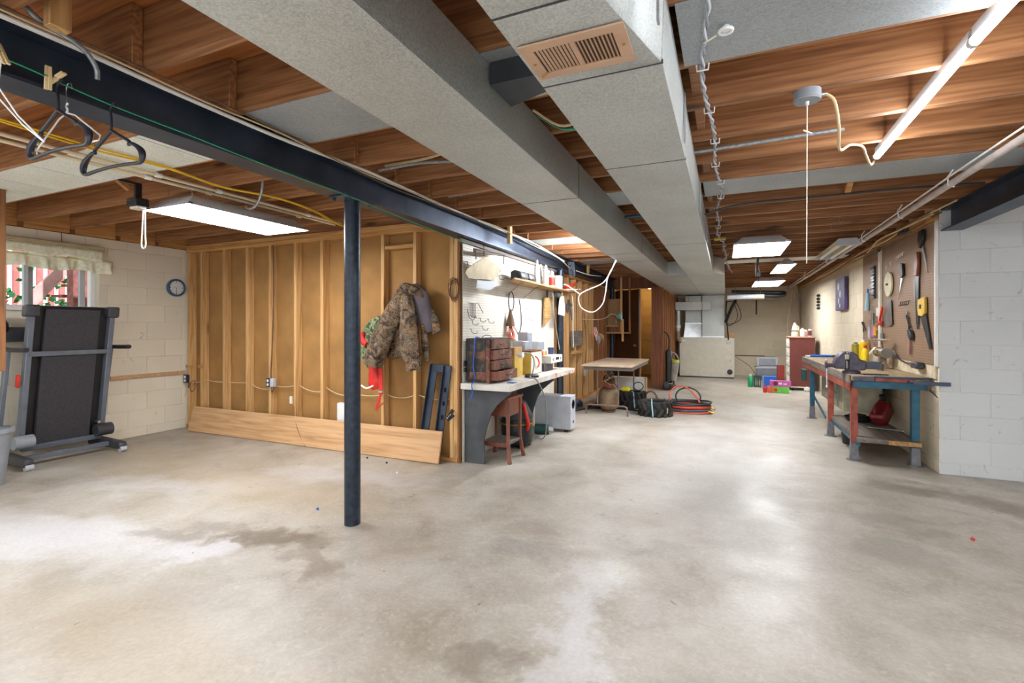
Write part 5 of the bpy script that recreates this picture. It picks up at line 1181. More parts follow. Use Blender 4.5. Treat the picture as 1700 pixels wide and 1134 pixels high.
gp = [(-2.12, .2, 2.165), (-2.12, .76, 2.14), (-2.12, .9, 2.127), (-2.12, 1.09, 2.112), (-2.12, 1.35, 2.105), (-2.12, 1.73, 2.09), (-2.12, 2.3, 2.078), (-2.125, 3.0, 2.05), (-2.14, 3.9, 2.03)]
single(MB().tube(gp, .0028, 6, sub=4), 'clothes_line', GREENL, 'green clothes line strung along the beam', 'clothes line')
PIN = pm('pale clothes pin wood', 'ddc493', .6, 0, .1)
def pin(y, z, ang, lab):
    t = thing('clothes_pin', lab, 'clothes pin', (-2.115, y, z))
    d = Vector((math.sin(ang)*.9, math.sin(ang)*.25, math.cos(ang)))
    for s in (-1, 1): part(MB().bar(Vector((-2.105, y+s*.004, z))-d*.045+Vector((s*.004, 0, 0)), Vector((-2.105, y+s*.004, z))+d*.035, .010, .007), 'arm', PIN, t, .001)
    part(MB().cyl((-2.105, y-.01, z), (-2.105, y+.01, z), .004), 'spring', CHROME, t)
pin(.872, 2.128, .02, 'upright wooden clothes pin on the green line'); pin(.895, 2.135, 1.15, 'tilted wooden clothes pin crossing the upright one'); pin(.755, 2.15, -.5, 'wooden clothes pin at the left end of the green line')
def hanger(y, z, lab, mat, r=.006, wire=False, tilt=0, dx=0):
    t = thing('coat_hanger', lab, 'coat hanger', (-2.12+dx, y, z-.2))
    def P(u, w): u *= .93; return (-2.12+dx+u*math.cos(tilt), y+u*math.sin(tilt)+dx*.2, z+w)
    part(MB().tube([P(.03, -.012), P(.022, .006), P(.002, .004), P(-.006, -.02), P(0, -.06), P(-.002, -.095)], r*.7, 8, sub=4), 'hook', CHROME if wire else mat, t)
    if wire:
        part(MB().tube([P(0, -.095), P(.05, -.11), P(.20, -.20), P(.19, -.215), P(-.19, -.225), P(-.20, -.205), P(-.05, -.11), P(0, -.095)], r, 6), 'wire_frame', mat, t)
        part(MB().tube([P(.003*math.cos(i), -.06-i*.004) for i in range(10)], r*1.2, 5), 'twist', mat, t)
    else:
        ln = [P(0, -.095), P(.04, -.115), P(.10, -.145)]; rn = [P(0, -.095), P(-.04, -.115), P(-.10, -.145)]
        for s, q in ((1, ln), (-1, rn)):
            part(MB().tube([P(s*.0, -.095), P(s*.05, -.12), P(s*.11, -.148), P(s*.12, -.155), P(s*.118, -.165), P(s*.135, -.163), P(s*.17, -.178), P(s*.20, -.20), P(s*.205, -.225), P(s*.185, -.24), P(s*.10, -.235), P(0, -.232)], lambda k: r*(1+.9*math.exp(-((k-.66)/.12)**2)), 8, sub=3), 'arm', mat, t)
HP = pm('black hanger plastic', '23252e', .3, 0, .1)
hanger(.905, 2.125, 'black plastic coat hanger, left one on the green line', HP, .0062)
hanger(1.065, 2.113, 'black plastic coat hanger, right one on the green line', HP, .0062)
hanger(.93, 2.125, 'bent white wire coat hanger behind the left black one', WHITE, .0028, True, .05)
t = thing('coat_hanger', 'white wire hangers dangling at the far left edge', 'coat hanger', (-2.2, .72, 1.9))
part(MB().tube([(-2.12, .76, 2.13), (-2.14, .76, 2.05), (-2.12, .80, 1.97), (-2.10, .86, 1.90)], .0028, 6), 'wire_frame', WHITE, t); part(MB().tube([(-2.12, .75, 2.13), (-2.16, .76, 2.03), (-2.14, .82, 1.95), (-2.10, .86, 1.90)], .0028, 6), 'wire_frame', WHITE, t)

t = thing('water_pipe', 'outer cream pvc pipe under the left joists', 'pipe', (-3.37, 2, 2.26)); part(MB().tube([(-3.40, -.5, 2.262), (-3.38, 1.6, 2.262), (-3.38, 3.6, 2.262)], .012, 10), 'pipe', PVC, t)
t2 = thing('water_pipe', 'inner cream pvc pipe nearer the left wall', 'pipe', (-3.5, 2, 2.26)); part(MB().tube([(-3.52, -.5, 2.262), (-3.50, 1.6, 2.262), (-3.46, 3.6, 2.262)], .012, 10), 'pipe', PVC, t2)
for k in (-2, 0, 1, 3):
    y = jy(k)-.04
    part(MB().cyl((-3.38, y-.02, 2.262), (-3.38, y+.02, 2.262), .016, n=12), 'coupling', WHITE, t); part(MB().cyl((-3.49, y-.02, 2.262), (-3.49, y+.02, 2.262), .016, n=12), 'coupling', WHITE, t2)
for i, dx in enumerate((0, .022)):
    single(MB().tube([(-3.16+dx, -.3, 2.275), (-3.18+dx, .9, 2.27), (-3.22+dx, 1.5, 2.262+.01*i), (-3.21+dx, 1.9, 2.272), (-3.26+dx, 2.3, 2.262), (-3.20+dx, 2.7, 2.275), (-3.23+dx, 3.1, 2.265), (-3.40+dx, 3.6, 2.25), (-3.30, 3.75, 2.24)], .0055, 7, sub=5), 'yellow_cable', YCABLE, ['left of the twin yellow cables stapled under the left joists', 'right of the twin yellow cables stapled under the left joists'][i], 'cable')
single(MB().tube([(-2.95, 2.39, 2.29), (-2.955, 2.39, 2.24), (-2.98, 2.39, 2.17), (-3.02, 2.39, 2.125), (-3.08, 2.39, 2.11), (-3.12, 2.39, 2.13)], .008, 6, sub=5), 'cable_loop', GCABLE, 'grey strap loop hanging behind the left troffer lamp', 'cable')
t = thing('switch_box', 'small black pull switch box at the end of the left troffer lamp', 'switch', (-3.98, 2.1, 2.17))
part(MB().cb((-3.80, 2.07, 2.15), (.11, .09, .06)), 'box', BLACK, t, .006); part(MB().cb((-3.78, 2.06, 2.11), (.09, .06, .018)), 'switch_plate', SKYW, t, .003); part(B(-3.81, -3.79, 1.95, 2.09, 2.275, 2.29), 'bracket', BLACK, t); part(B(-3.81, -3.79, 2.05, 2.09, 2.18, 2.275), 'bracket', BLACK, t)
t = thing('pull_cord', 'cream pull cord loop hanging from the left troffer lamp', 'pull cord', (-3.88, 2.16, 1.85))
part(MB().tube([(-3.885, 2.15, 2.12), (-3.90, 2.15, 1.95), (-3.905, 2.15, 1.87), (-3.88, 2.15, 1.845), (-3.855, 2.15, 1.87), (-3.86, 2.15, 1.95), (-3.862, 2.15, 2.12)], .0045, 7, sub=5), 'cord', STRING, t)

single(B(-2.085, -2.05, 4.60, 4.66, 2.14, 2.44), 'wooden_strip', STZ, 'short wooden strip hanging beside the beam over the white pegboard', 'wooden strip', bevel=.002)
single(MB().prism([(7.96, 2.20), (8.0, 2.14), (8.04, 2.20), (8.04, 2.42), (7.96, 2.42)], 'X', -2.14, -2.11), 'wooden_strip', STZ, 'pointed wooden strip hanging over the far open studs', 'wooden strip', bevel=.002)
mb = MB()
for i in range(6): mb.tube([(-2.08+.03*math.sin(a*PI/6+i), 6.9+.09*math.cos(a*PI/6+i*.3)*(.6+.08*i), 2.12+.10*math.sin(a*PI/6)) for a in range(12)], .006, 6, True)
single(mb, 'cable_bundle', pm('slate cable', '5a6270', .5), 'slate grey coil of cable hung on the beam side', 'cable coil')
t = thing('white_extension_cord', 'white cord hanging in a big loop beside the left duct', 'cord', (-1.45, 5.8, 1.45))
part(MB().tube([(-1.20, 5.8, 2.065), (-1.27, 5.8, 1.92), (-1.36, 5.8, 1.80), (-1.55, 5.8, 1.72), (-1.64, 5.8, 1.67), (-1.66, 5.8, 1.60), (-1.62, 5.8, 1.50), (-1.48, 5.8, 1.45), (-1.36, 5.8, 1.55), (-1.32, 5.8, 1.72), (-1.30, 5.8, 1.86), (-1.23, 5.8, 2.0), (-1.19, 5.8, 2.066)], .007, 8, sub=5), 'cord_loop', WCABLE, t)
part(MB().tube([(-1.64, 5.8, 1.67), (-1.80, 5.8, 1.78), (-2.0, 6.2, 1.84)], .0065, 8, sub=4), 'cord_tail', WCABLE, t)
part(MB().tube([(-1.24+.03*math.cos(a*PI/4), 5.3+.08*math.sin(a*PI/4), 2.2+.02*math.sin(a*PI/2)) for a in range(8)], .007, 6, True), 'small_coil', WCABLE, t)
single(MB().tube([(-2.1, 7.2, 2.13), (-2.0, 7.6, 2.10), (-1.95, 8.0, 2.12), (-2.0, 8.4, 2.16)], .007, 6, sub=4), 'ceiling_cable', WCABLE, 'short white cable drooping beyond the slate coil', 'cable')
single(MB().tube([(-2.10, 2.58, 2.31), (-1.8, 2.62, 2.33), (-1.5, 2.6, 2.30), (-1.22, 2.56, 2.33)], .009, 6, sub=4), 'ceiling_cable', GCABLE, 'grey armoured cable spanning from the beam to the left duct', 'cable')
single(MB().tube([(-2.08, 2.62, 2.35), (-1.7, 2.6, 2.35), (-1.24, 2.5, 2.38)], .010, 6, sub=4), 'ceiling_cable', CCABLE, 'cream cable above the grey armoured cable', 'cable')
single(MB().tube([(-2.05, 3.38, 2.33), (-1.2, 3.32, 2.33)], .012, 8), 'conduit', GCABLE, 'straight grey conduit between the beam and the left duct', 'conduit')
t = thing('wire_bundle', 'bundle of old green and cream wires between the ducts', 'wires', (-.62, 1.15, 2.1))
for i, m in enumerate((CCABLE, GREENL, LGREY, BCABLE)): part(MB().tube([(-.75+.02*i, .85, 2.4), (-.70+.015*i, .98, 2.25), (-.62+.012*i, 1.06, 2.14+.01*i), (-.55, 1.10, 2.13)], .005, 6, sub=4), 'wire', m, t)
t = thing('wire_bundle', 'second tangle of wires in the slot between the ducts', 'wires', (-.68, 2.2, 2.2))
for i, m in enumerate((CCABLE, BLACK, GREENL)): part(MB().tube([(-.80, 2.05+.03*i, 2.26), (-.70, 2.12+.02*i, 2.20), (-.60, 2.1+.03*i, 2.20), (-.56, 2.0+.02*i, 2.25)], .006, 6, sub=4), 'wire', m, t)
single(MB().cyl((-.82, 1.93, 2.27), (-.55, 1.93, 2.27), .012), 'water_pipe', PVC, 'short white pipe crossing the slot between the ducts', 'pipe')
single(MB().cyl((-.82, 4.35, 2.25), (-.55, 4.35, 2.25), .014), 'water_pipe', TEAL, 'short teal pipe crossing the slot between the ducts', 'pipe')

# ================================================================== MIDDLE DISTANCE
t = thing('folding_table', 'folding table with a dusty top and bent tube legs', 'table', (-1.5, 7.45, 0))
part(MB().prism([(-1.86, 6.66), (-1.15, 6.66), (-1.16, 8.22), (-1.87, 8.30)], 'Z', .715, .74), 'tabletop', pm('dusty tan table top', 'b8a088', .5, 0, .12), t, .003)
part(MB().box(-1.84, -1.17, 6.69, 6.71, .665, .714).box(-1.84, -1.82, 6.71, 8.2, .665, .714).box(-1.19, -1.17, 6.71, 8.2, .665, .714), 'apron', pm('brown grey table apron', '6c625c', .5, .2), t)
TL = pm('brown tube steel', '8a7468', .4, .5, .15)
part(MB().tube([(-1.87, 6.93, 0), (-1.87, 6.93, .09), (-1.85, 6.93, .13), (-1.81, 6.93, .14), (-1.33, 6.93, .14), (-1.29, 6.93, .13), (-1.27, 6.93, .09), (-1.27, 6.93, 0)], .013, 10), 'foot_bar', TL, t)
for x, y in ((-1.70, 6.93), (-1.40, 6.93)): part(MB().cyl((x, y, .14), (x, y, .70), .012, n=10), 'leg', TL, t)
for x in (-1.72, -1.36): part(MB().cyl((x, 7.95, 0), (x, 7.95, .70), .012, n=10), 'leg', TL, t)
part(MB().bar((-1.70, 6.95, .38), (-1.60, 7.2, .56), .012, .008).bar((-1.60, 7.2, .56), (-1.40, 6.95, .38), .012, .008).bar((-1.6, 7.2, .55), (-1.6, 7.5, .70), .012, .008), 'brace', TL, t)
t = thing('gas_tank', 'dusty tan steel gas tank with a wire wrapped collar under the table', 'gas tank', (-1.60, 7.22, 0))
c = (-1.60, 7.22, 0)
part(MB().lathe([(.09, .0), (.10, .015), (.10, .03)], c, 24), 'foot_ring', BCABLE, t)
part(MB().lathe([(.05, .025), (.11, .05), (.145, .10), (.15, .14), (.15, .28), (.14, .33), (.10, .365), (.04, .375)], c, 32), 'tank_body', TINB, t)
part(MB().lathe([(.075, .37), (.08, .46), (.075, .46), (.07, .37)], c, 24), 'collar', RUSTR, t); part(MB().cyl((c[0], c[1], .37), (c[0], c[1], .47), .02, n=10), 'valve', BRASS, t)
for i in range(7):
    part(MB().tube([(c[0]+.09*math.cos(a*PI/6)*(1-.05*i), c[1]+.09*math.sin(a*PI/6), .44+.018*i+.03*math.sin(a*PI/3+i)) for a in range(12)], .007, 6, True), 'wrapped_cord', [CCABLE, BCABLE, BLACK][i % 3], t)
# tractor tyres
def tyre(x, y, r, w, lab):
    t = thing('tractor_tyre', lab, 'tyre', (x, y, 0))
    part(MB().lathe([(r*.62, .0), (r*.86, .0), (r*.93, w*.12), (r*.95, w*.5), (r*.93, w*.88), (r*.86, w), (r*.62, w), (r*.58, w*.9), (r*.70, w*.7), (r*.72, w*.5), (r*.70, w*.3), (r*.58, w*.1), (r*.62, 0)], (x, y, 0), 40, cap=False), 'carcass', RUBBER, t)
    n = 15
    for i in range(n):
        for half in (0, 1):
            a0 = 2*PI*(i+.5*half)/n; a1 = a0+.30
            z0, z1 = (w*.02, w*.55) if not half else (w*.98, w*.45)
            pts = [(x+r*.955*math.cos(a0+(a1-a0)*q), y+r*.955*math.sin(a0+(a1-a0)*q), z0+(z1-z0)*q) for q in (0, .5, 1)]
            part(MB().tube(pts, w*.125, 4), 'lug', RUBBER, t)
    return t
tr = tyre(-.93, 7.22, .235, .21, 'knobbly tractor tyre lying flat with a pale blue strap, near one')
part(MB().tube([(-.99, 7.32, .12), (-.98, 7.22, .225), (-.955, 7.05, .222), (-.945, 6.985, .19), (-.935, 6.97, .1), (-.93, 6.985, .01)], .010, 6), 'strap', TAPE, tr); part(MB().cb((-.745, 7.07, .10), (.012, .06, .07)), 'sticker', CARD, tr)
tr = tyre(-1.36, 7.78, .215, .25, 'knobbly tractor tyre with strap behind the near one')
part(MB().tube([(-1.36, 7.85, .15), (-1.34, 7.68, .262), (-1.30, 7.58, .255), (-1.29, 7.565, .15), (-1.28, 7.575, .02)], .010, 6), 'strap', TAPE, tr)
t = thing('steering_ring', 'black ring leaning on the far tyre', 'ring', (-1.10, 8.02, 0)); part(MB().tube([(-1.10+.09*math.cos(a*PI/8), 8.03, .125+.11*math.sin(a*PI/8)) for a in range(16)], .014, 8, True), 'ring', BCABLE, t)
t = thing('sponge', 'bright yellow sponge on top of the far tyre', 'sponge', (-1.42, 7.7, .25)); part(MB().cb((-1.44, 7.72, .285), (.13, .09, .06)), 'sponge', pm('lemon yellow foam', 'e8e020', .9), t, .015)
t = thing('green_ring', 'green plastic ring handle standing on the far tyre', 'ring', (-1.30, 7.84, .25)); part(MB().tube([(-1.27+.075*math.cos(a*PI/8), 7.86, .325+.065*math.sin(a*PI/8)) for a in range(16)], .008, 6, True), 'ring', DGREEN, t)
t = bx('storage_carton', -1.80, -1.26, 8.45, 8.6, 0, .40, pm('white laminate', 'dcdcd8', .5), 'white panelled carton standing behind the folding table', 'box'); part(B(-1.259, -1.245, 8.44, 8.62, 0, .40), 'brown_edge', CARD, t)
mb = MB()
for i in range(3): mb.tube([(-1.84+.15*math.cos(a*PI/8)+.02*i, 7.55+.18*math.sin(a*PI/8), .012+.018*i) for a in range(16)], .010, 6, True)
single(mb, 'black_hose', RUBBER, 'black hose coiled on the floor left of the gas tank', 'hose')
single(MB().tube([(-2.1, 6.85, .012), (-1.95, 7.3, .014), (-1.6, 7.5, .012), (-1.2, 7.42, .012), (-1.05, 7.5, .012)], .011, 8, sub=4), 'floor_cable', BLACK, 'black cable on the floor running from the coil to the tyres', 'cable')
t = thing('scrap_heap', 'dark blue plastic sheet lying against the far studs', 'plastic sheet', (-2.15, 7.4, 0)); part(drape(MB(), [(-2.22, 6.9, .02), (-2.18, 7.15, .05), (-2.15, 7.4, .06), (-2.16, 7.7, .03)], [.03, .06, .08, .04], [.015, .04, .05, .02], seed=41, folds=.4), 'sheet', pm('slate plastic', '4a5064', .6, 0, .2), t)
# coiled jumper cables
t = thing('cable_coil', 'big coil of orange and black hose cables on the floor', 'cable coil', (-.42, 7.72, 0))
for i in range(9):
    m = (ORANGE, BLACK, pm('slate hose', '4c5560', .5), BLACK, REDP)[i % 5]
    rx, ry = .30+R.uniform(-.025, .03), .22+R.uniform(-.02, .02); z = .014+.017*i; ph = R.uniform(0, 6)
    part(MB().tube([(-.50+rx*math.cos(a*PI/10), 7.70+ry*math.sin(a*PI/10), z+.008*math.sin(a*PI/5+ph)) for a in range(20)], .012, 7, True), 'coil_turn', m, t)
part(MB().tube([(-.76, 7.75, .13), (-.80, 7.84, .22), (-.74, 7.9, .32), (-.62, 7.92, .355), (-.50, 7.9, .30), (-.40, 7.85, .20), (-.36, 7.8, .13)], .012, 8, sub=4), 'raised_loop', ORANGE, t)
part(MB().tube([(-.66, 7.78, .13), (-.71, 7.88, .20), (-.66, 7.95, .29), (-.53, 7.97, .33), (-.40, 7.95, .28), (-.35, 7.9, .19), (-.40, 7.82, .13)], .012, 8, sub=4), 'raised_loop', BLACK, t)
part(MB().cyl((-.22, 7.66, .10), (-.14, 7.62, .07), .016, n=8).cyl((-.24, 7.60, .04), (-.16, 7.58, .03), .016, n=8), 'clamp', BRASS, t)

# upright vacuum by the rust timber
t = thing('upright_vacuum', 'black upright vacuum cleaner leaning by the rust brown timber', 'vacuum', (-1.03, 10.3, 0))
part(MB().bar((-1.06, 10.34, .12), (-1.07, 10.38, .80), .13, .12), 'body', BLACK, t, .03)
part(MB().cyl((-.965, 10.30, .18), (-.93, 10.30, .55), .055, .075, n=18), 'dust_cup', pm('smoky clear plastic', '9a948a', .3, 0, .2), t); part(MB().cyl((-.93, 10.30, .55), (-.925, 10.30, .60), .076, n=18), 'cup_band', pm('yellow green plastic', 'c0d040', .4), t)
part(MB().tube([(-1.07, 10.38, .80), (-1.06, 10.4, 1.0), (-1.10, 10.41, 1.12), (-1.17, 10.4, 1.17)], .018, 8, sub=3), 'handle', BLACK, t)
part(MB().tube([(-1.02, 10.30, .75), (-.93, 10.28, .72), (-.87, 10.28, .6), (-.88, 10.28, .45)], .014, 8, sub=4), 'hose', MGREY, t)
part(MB().box(-1.16, -.92, 10.15, 10.38, .02, .10), 'floor_head', BLACK, t, .02)
for x in (-1.15, -.97): part(MB().cyl((x-.015, 10.38, .085), (x+.015, 10.38, .085), .085, n=20), 'wheel', DGREY, t)
part(MB().cyl((-1.13, 10.135, .09), (-1.05, 10.135, .09), .08, n=3 and 20), 'front_wheel', DGREY, t)

# hanging shelf frame with lamp and flag by the far studs
t = thing('hanging_shelf', 'open timber shelf frame hanging from the joists by the far studs', 'shelf', (-2.05, 9.9, 1.0))
part(B(-1.97, -1.93, 9.93, 9.97, 1.13, 2.28), 'hanging_post', STZ, t, .002); part(B(-1.93, -1.89, 9.86, 9.90, .97, 1.42), 'hanging_post', STZ, t, .002); part(B(-1.83, -1.79, 10.1, 10.14, 1.12, 2.28), 'hanging_post', STD, t, .002)
part(B(-2.25, -1.80, 9.88, 10.2, 1.13, 1.155), 'shelf_board', STX, t, .002); part(B(-2.25, -1.99, 9.88, 9.905, 1.27, 1.295), 'front_rail', STX, t, .002); part(B(-2.25, -1.98, 10.17, 10.19, 1.155, 1.30), 'back_board', STD, t)
part(B(-2.25, -1.99, 10.02, 10.035, 1.30, 1.84), 'back_panel', FIBERD, t)
t = thing('clamp_lamp', 'swing arm lamp with a pale teal shade over the hanging shelf', 'lamp', (-1.98, 9.85, 1.45))
part(MB().tube([(-2.24, 8.0, 1.40), (-2.12, 8.6, 1.40), (-2.10, 9.2, 1.44), (-2.08, 9.6, 1.52), (-2.0, 9.75, 1.50)], .008, 6, sub=4), 'arm', CCABLE, t)
part(MB().lathe([(.03, -.06), (.05, -.03), (.085, .04), (.078, .04), (.0, -.03)], (-1.95, 9.76, 1.48), 20, 'X'), 'shade', pm('pale teal shade', '9cc8c4', .4), t)
for i in range(4): part(MB().tube([(-2.03+.02*math.cos(a*PI/4+i), 9.8+.01*math.sin(a), 1.40-.03*i+.03*math.sin(a*PI/4)) for a in range(8)], .004, 5, True), 'chain_loop', CHROME, t)
t = thing('small_flag', 'small striped red white and blue flag pinned on a stud', 'flag', (-2.1, 8.45, 1.05))
part(MB().cyl((-2.13, 8.3, 1.10), (-2.12, 8.22, 1.42), .006), 'stick', STZ, t)
for i in range(6): part(MB().sheet(lambda u, v, i=i: (-2.10+.012*math.sin(v*7+i), 8.24+.045*i*.9+.045*u+.07*v, 1.34-.03*i*.5-.24*v), 2, 8), 'stripe', (REDP, WHITE)[i % 2], t, 0, .002)
part(MB().sheet(lambda u, v: (-2.088, 8.24+.10*u+.03*v, 1.35-.09*v), 3, 3), 'canton', pm('flag navy', '2c3470', .6), t, 0, .002)
t = thing('glove_bundle', 'grey gloves hanging under the small flag', 'gloves', (-2.1, 8.7, .98)); part(drape(MB(), [(-2.12, 8.55, 1.12), (-2.1, 8.6, 1.05), (-2.1, 8.63, .97)], [.03, .045, .02], [.02, .03, .015], seed=51), 'glove', MGREY, t); part(MB().cyl((-2.264, 8.59, 1.13), (-2.1, 8.59, 1.13), .004), 'nail', STEEL, t); part(drape(MB(), [(-2.12, 8.7, 1.14), (-2.1, 8.85, 1.08), (-2.1, 8.95, 1.02)], [.03, .05, .02], [.02, .03, .015], seed=52), 'glove', CARD, t)
single(MB().tube([(-2.255, 8.22, 1.5), (-2.22, 8.24, 1.0), (-2.23, 8.22, .6), (-2.22, 8.24, .52)], .006, 6, sub=4), 'stud_cable', BLACK, 'dark cable hanging down a far stud to a small switch', 'cable')
single(B(-2.262, -2.225, 8.2, 8.28, .42, .52), 'outlet_box', LGREY, 'small grey outlet box low on a far stud behind the table', 'outlet', bevel=.004)

# ================================================================== FAR END: FURNACE, CHEST, BOXES
t = thing('furnace', 'wide beige furnace cabinet against the far wall', 'furnace', (-.44, 13.3, 0))
part(B(-1.07, .19, 12.98, 13.9, .025, 1.0), 'cabinet', FURN, t, .006); part(B(-1.05, .17, 13.0, 13.88, 0, .025), 'plinth', DGREY, t)
part(B(-1.07, .19, 12.972, 12.979, .03, .995), 'front_panel', FURN, t, .002)
part(MB().cyl((.09, 12.955, .16), (.09, 12.972, .16), .062, n=22), 'vent_disc', BLACK, t); part(MB().bar((.05, 12.95, .15), (.12, 12.95, .18), .02, .006), 'vent_blade', STEEL, t)
part(MB().cyl((.1, 12.965, .44), (.1, 12.972, .44), .012), 'knob', BRASS, t); part(B(-1.01, -.93, 12.968, 12.972, .90, .93), 'maker_plate', WHITE, t); part(B(.02, .12, 12.955, 12.972, .84, .90), 'service_box', LGREY, t, .003)
t = thing('furnace_plenum', 'galvanised box ducts rising from the furnace', 'duct', (-.45, 13.2, 1.0))
part(B(-.545, -.03, 13.0, 13.6, 1.02, 2.045), 'supply_box', GALV, t, .003); part(B(-.94, -.56, 13.05, 13.6, 1.36, 2.045), 'return_box', GALV, t, .003)
part(MB().loft([[(-.98, 13.02, 1.0), (-.56, 13.02, 1.0), (-.56, 13.6, 1.0), (-.98, 13.6, 1.0)], [(-.94, 13.05, 1.34), (-.56, 13.05, 1.34), (-.56, 13.6, 1.34), (-.94, 13.6, 1.34)]], smooth=False), 'tapered_box', CHROME, t)
part(B(-.95, -.555, 13.03, 13.05, 1.335, 1.365), 'flange', CHROME, t); part(MB().bar((-.96, 13.012, 1.02), (-.57, 13.03, 1.33), .012, .006).bar((-.57, 13.012, 1.02), (-.93, 13.03, 1.33), .012, .006), 'cross_crease', CHROME, t)
part(B(-.545, -.04, 12.985, 13.0, 1.0, 1.035), 'foil_tape', CHROME, t)
t = thing('cross_duct', 'small galvanised rectangular duct crossing in front of the plenum', 'duct', (-.8, 12.85, 1.68)); part(B(-1.155, -.53, 12.76, 12.98, 1.68, 1.88), 'duct_section', GALV, t, .003); part(B(-.525, -.33, 12.755, 12.98, 1.675, 1.885), 'duct_collar', GALV, t, .003); part(B(-.85, -.84, 12.85, 12.86, 1.88, 2.06), 'hanger_strap', STEEL, t)
t = thing('flue_pipe', 'round grey flue pipe dropping beside the furnace', 'pipe', (-1.11, 12.85, .8))
part(MB().cyl((-1.105, 12.87, 1.15), (-1.10, 12.87, 1.68), .05, n=18), 'pipe', GALV, t); part(MB().cyl((-1.10, 12.87, 1.23), (-1.10, 12.87, 1.30), .06, n=18), 'collar', PAPER, t); part(MB().tube([(-1.105, 12.87, 1.16), (-1.10, 12.87, .98), (-1.08, 12.88, .92), (-1.03, 12.9, .90)], .05, 14, sub=4), 'elbow', TINB, t)
t = thing('insulated_pipes', 'white jacketed pipe and black insulated hose crossing the far wall top', 'pipes', (.5, 12.1, 1.9))
part(MB().cyl((.03, 12.0, 1.935), (.76, 12.0, 1.935), .055, n=20), 'white_pipe', LGREY, t); part(MB().cyl((.56, 12.0, 1.935), (.77, 12.0, 1.935), .058, n=20), 'pipe_end', SKYW, t)
part(MB().tube([(.74, 12.0, 1.96), (.95, 12.0, 1.94), (1.12, 12.02, 1.95), (1.18, 12.1, 1.99), (1.12, 12.18, 2.02), (.9, 12.2, 2.03), (.4, 12.2, 2.05), (.12, 12.2, 2.07)], .04, 12, sub=4), 'black_hose', BLACK, t)
for x in (.2, .7): part(MB().tube([(x, 12.0, 1.99), (x, 12.0, 2.526)], .004, 5), 'hanger', STEEL, t)
part(MB().tube([(.20, 12.25, 1.86), (.12, 12.5, 1.7), (.04, 12.7, 1.5), (-.0, 12.8, 1.38)], .035, 10, sub=4), 'black_drop', BLACK, t)
mb = MB().tube([(.02, 12.95, 1.88), (.22, 12.95, 1.85), (.33, 12.95, 1.6), (.30, 12.95, 1.42), (.10, 12.95, 1.33), (0, 12.95, 1.36)], .008, 6, sub=5).tube([(.02, 12.93, 1.9), (-.0, 12.93, 1.6), (.03, 12.93, 1.3), (.06, 12.93, .95)], .014, 6, sub=5).tube([(.2, 12.95, 1.80), (.26, 12.95, 1.5), (.12, 12.95, 1.30), (.0, 12.95, 1.32)], .007, 6, sub=5)
single(mb, 'control_wires', BLACK, 'tangle of black control wires beside the furnace plenum', 'wires')
single(B(.05, .18, 13.05, 13.2, 1.0, 1.13), 'brown_carton', CARD, 'small brown carton on top of the furnace right end', 'box', bevel=.003)
single(B(.70, .735, 13.93, 13.958, 1.58, 1.95), 'wall_strip', BLACK, 'short dark vertical strip on the far wall below the white pipe', 'strip')
single(MB().tube([(.22, 13.94, .52), (.5, 13.94, .515), (.9, 13.94, .52)], .008, 6), 'thin_pipe', BCABLE, 'thin brown pipe low along the far wall', 'pipe')
single(MB().tube([(.22, 13.9, .50), (.4, 13.7, .38), (.55, 13.3, .28), (.66, 13.2, .10)], .006, 6, sub=4), 'floor_cable', BLACK, 'thin black line sloping down to the grey tote', 'cable')
single(MB().tube([(1.44, 13.0, 2.20), (1.40, 13.1, 1.9), (1.36, 13.2, 1.5), (1.34, 13.2, 1.2), (1.38, 13.2, 1.05)], .012, 7, sub=4), 'drop_cable', CCABLE, 'left cream cable dropping in the far right corner', 'cable')
single(MB().tube([(1.46, 13.0, 2.18), (1.52, 13.2, 1.85), (1.60, 13.4, 1.5), (1.63, 13.5, 1.2)], .010, 7, sub=4), 'drop_cable', CCABLE, 'right cream cable dropping in the far right corner', 'cable')
single(MB().cyl((1.665, 13.9, 0), (1.665, 13.9, 2.2), .02), 'corner_pipe', GREYPIPE, 'thin pipe standing in the far right corner', 'pipe')
t = thing('ceiling_hook_cord', 'black twin cord and plug hanging beside the far lamps', 'cord', (.42, 5.9, 1.8))
part(MB().tube([(.40, 7.3, 2.29), (.39, 7.3, 2.1), (.40, 7.3, 1.99)], .014, 8), 'cord', DGREY, t); part(MB().cb((.40, 7.3, 1.975), (.06, .04, .07)), 'plug', BLACK, t, .008); part(MB().tube([(.40, 7.3, 1.94), (.40, 7.3, 1.82)], .004, 6), 'string', BLACK, t); part(MB().tube([(.37, 7.3, 2.2), (.365, 7.3, 2.0), (.37, 7.3, 1.95)], .004, 6), 'string', STRING, t)
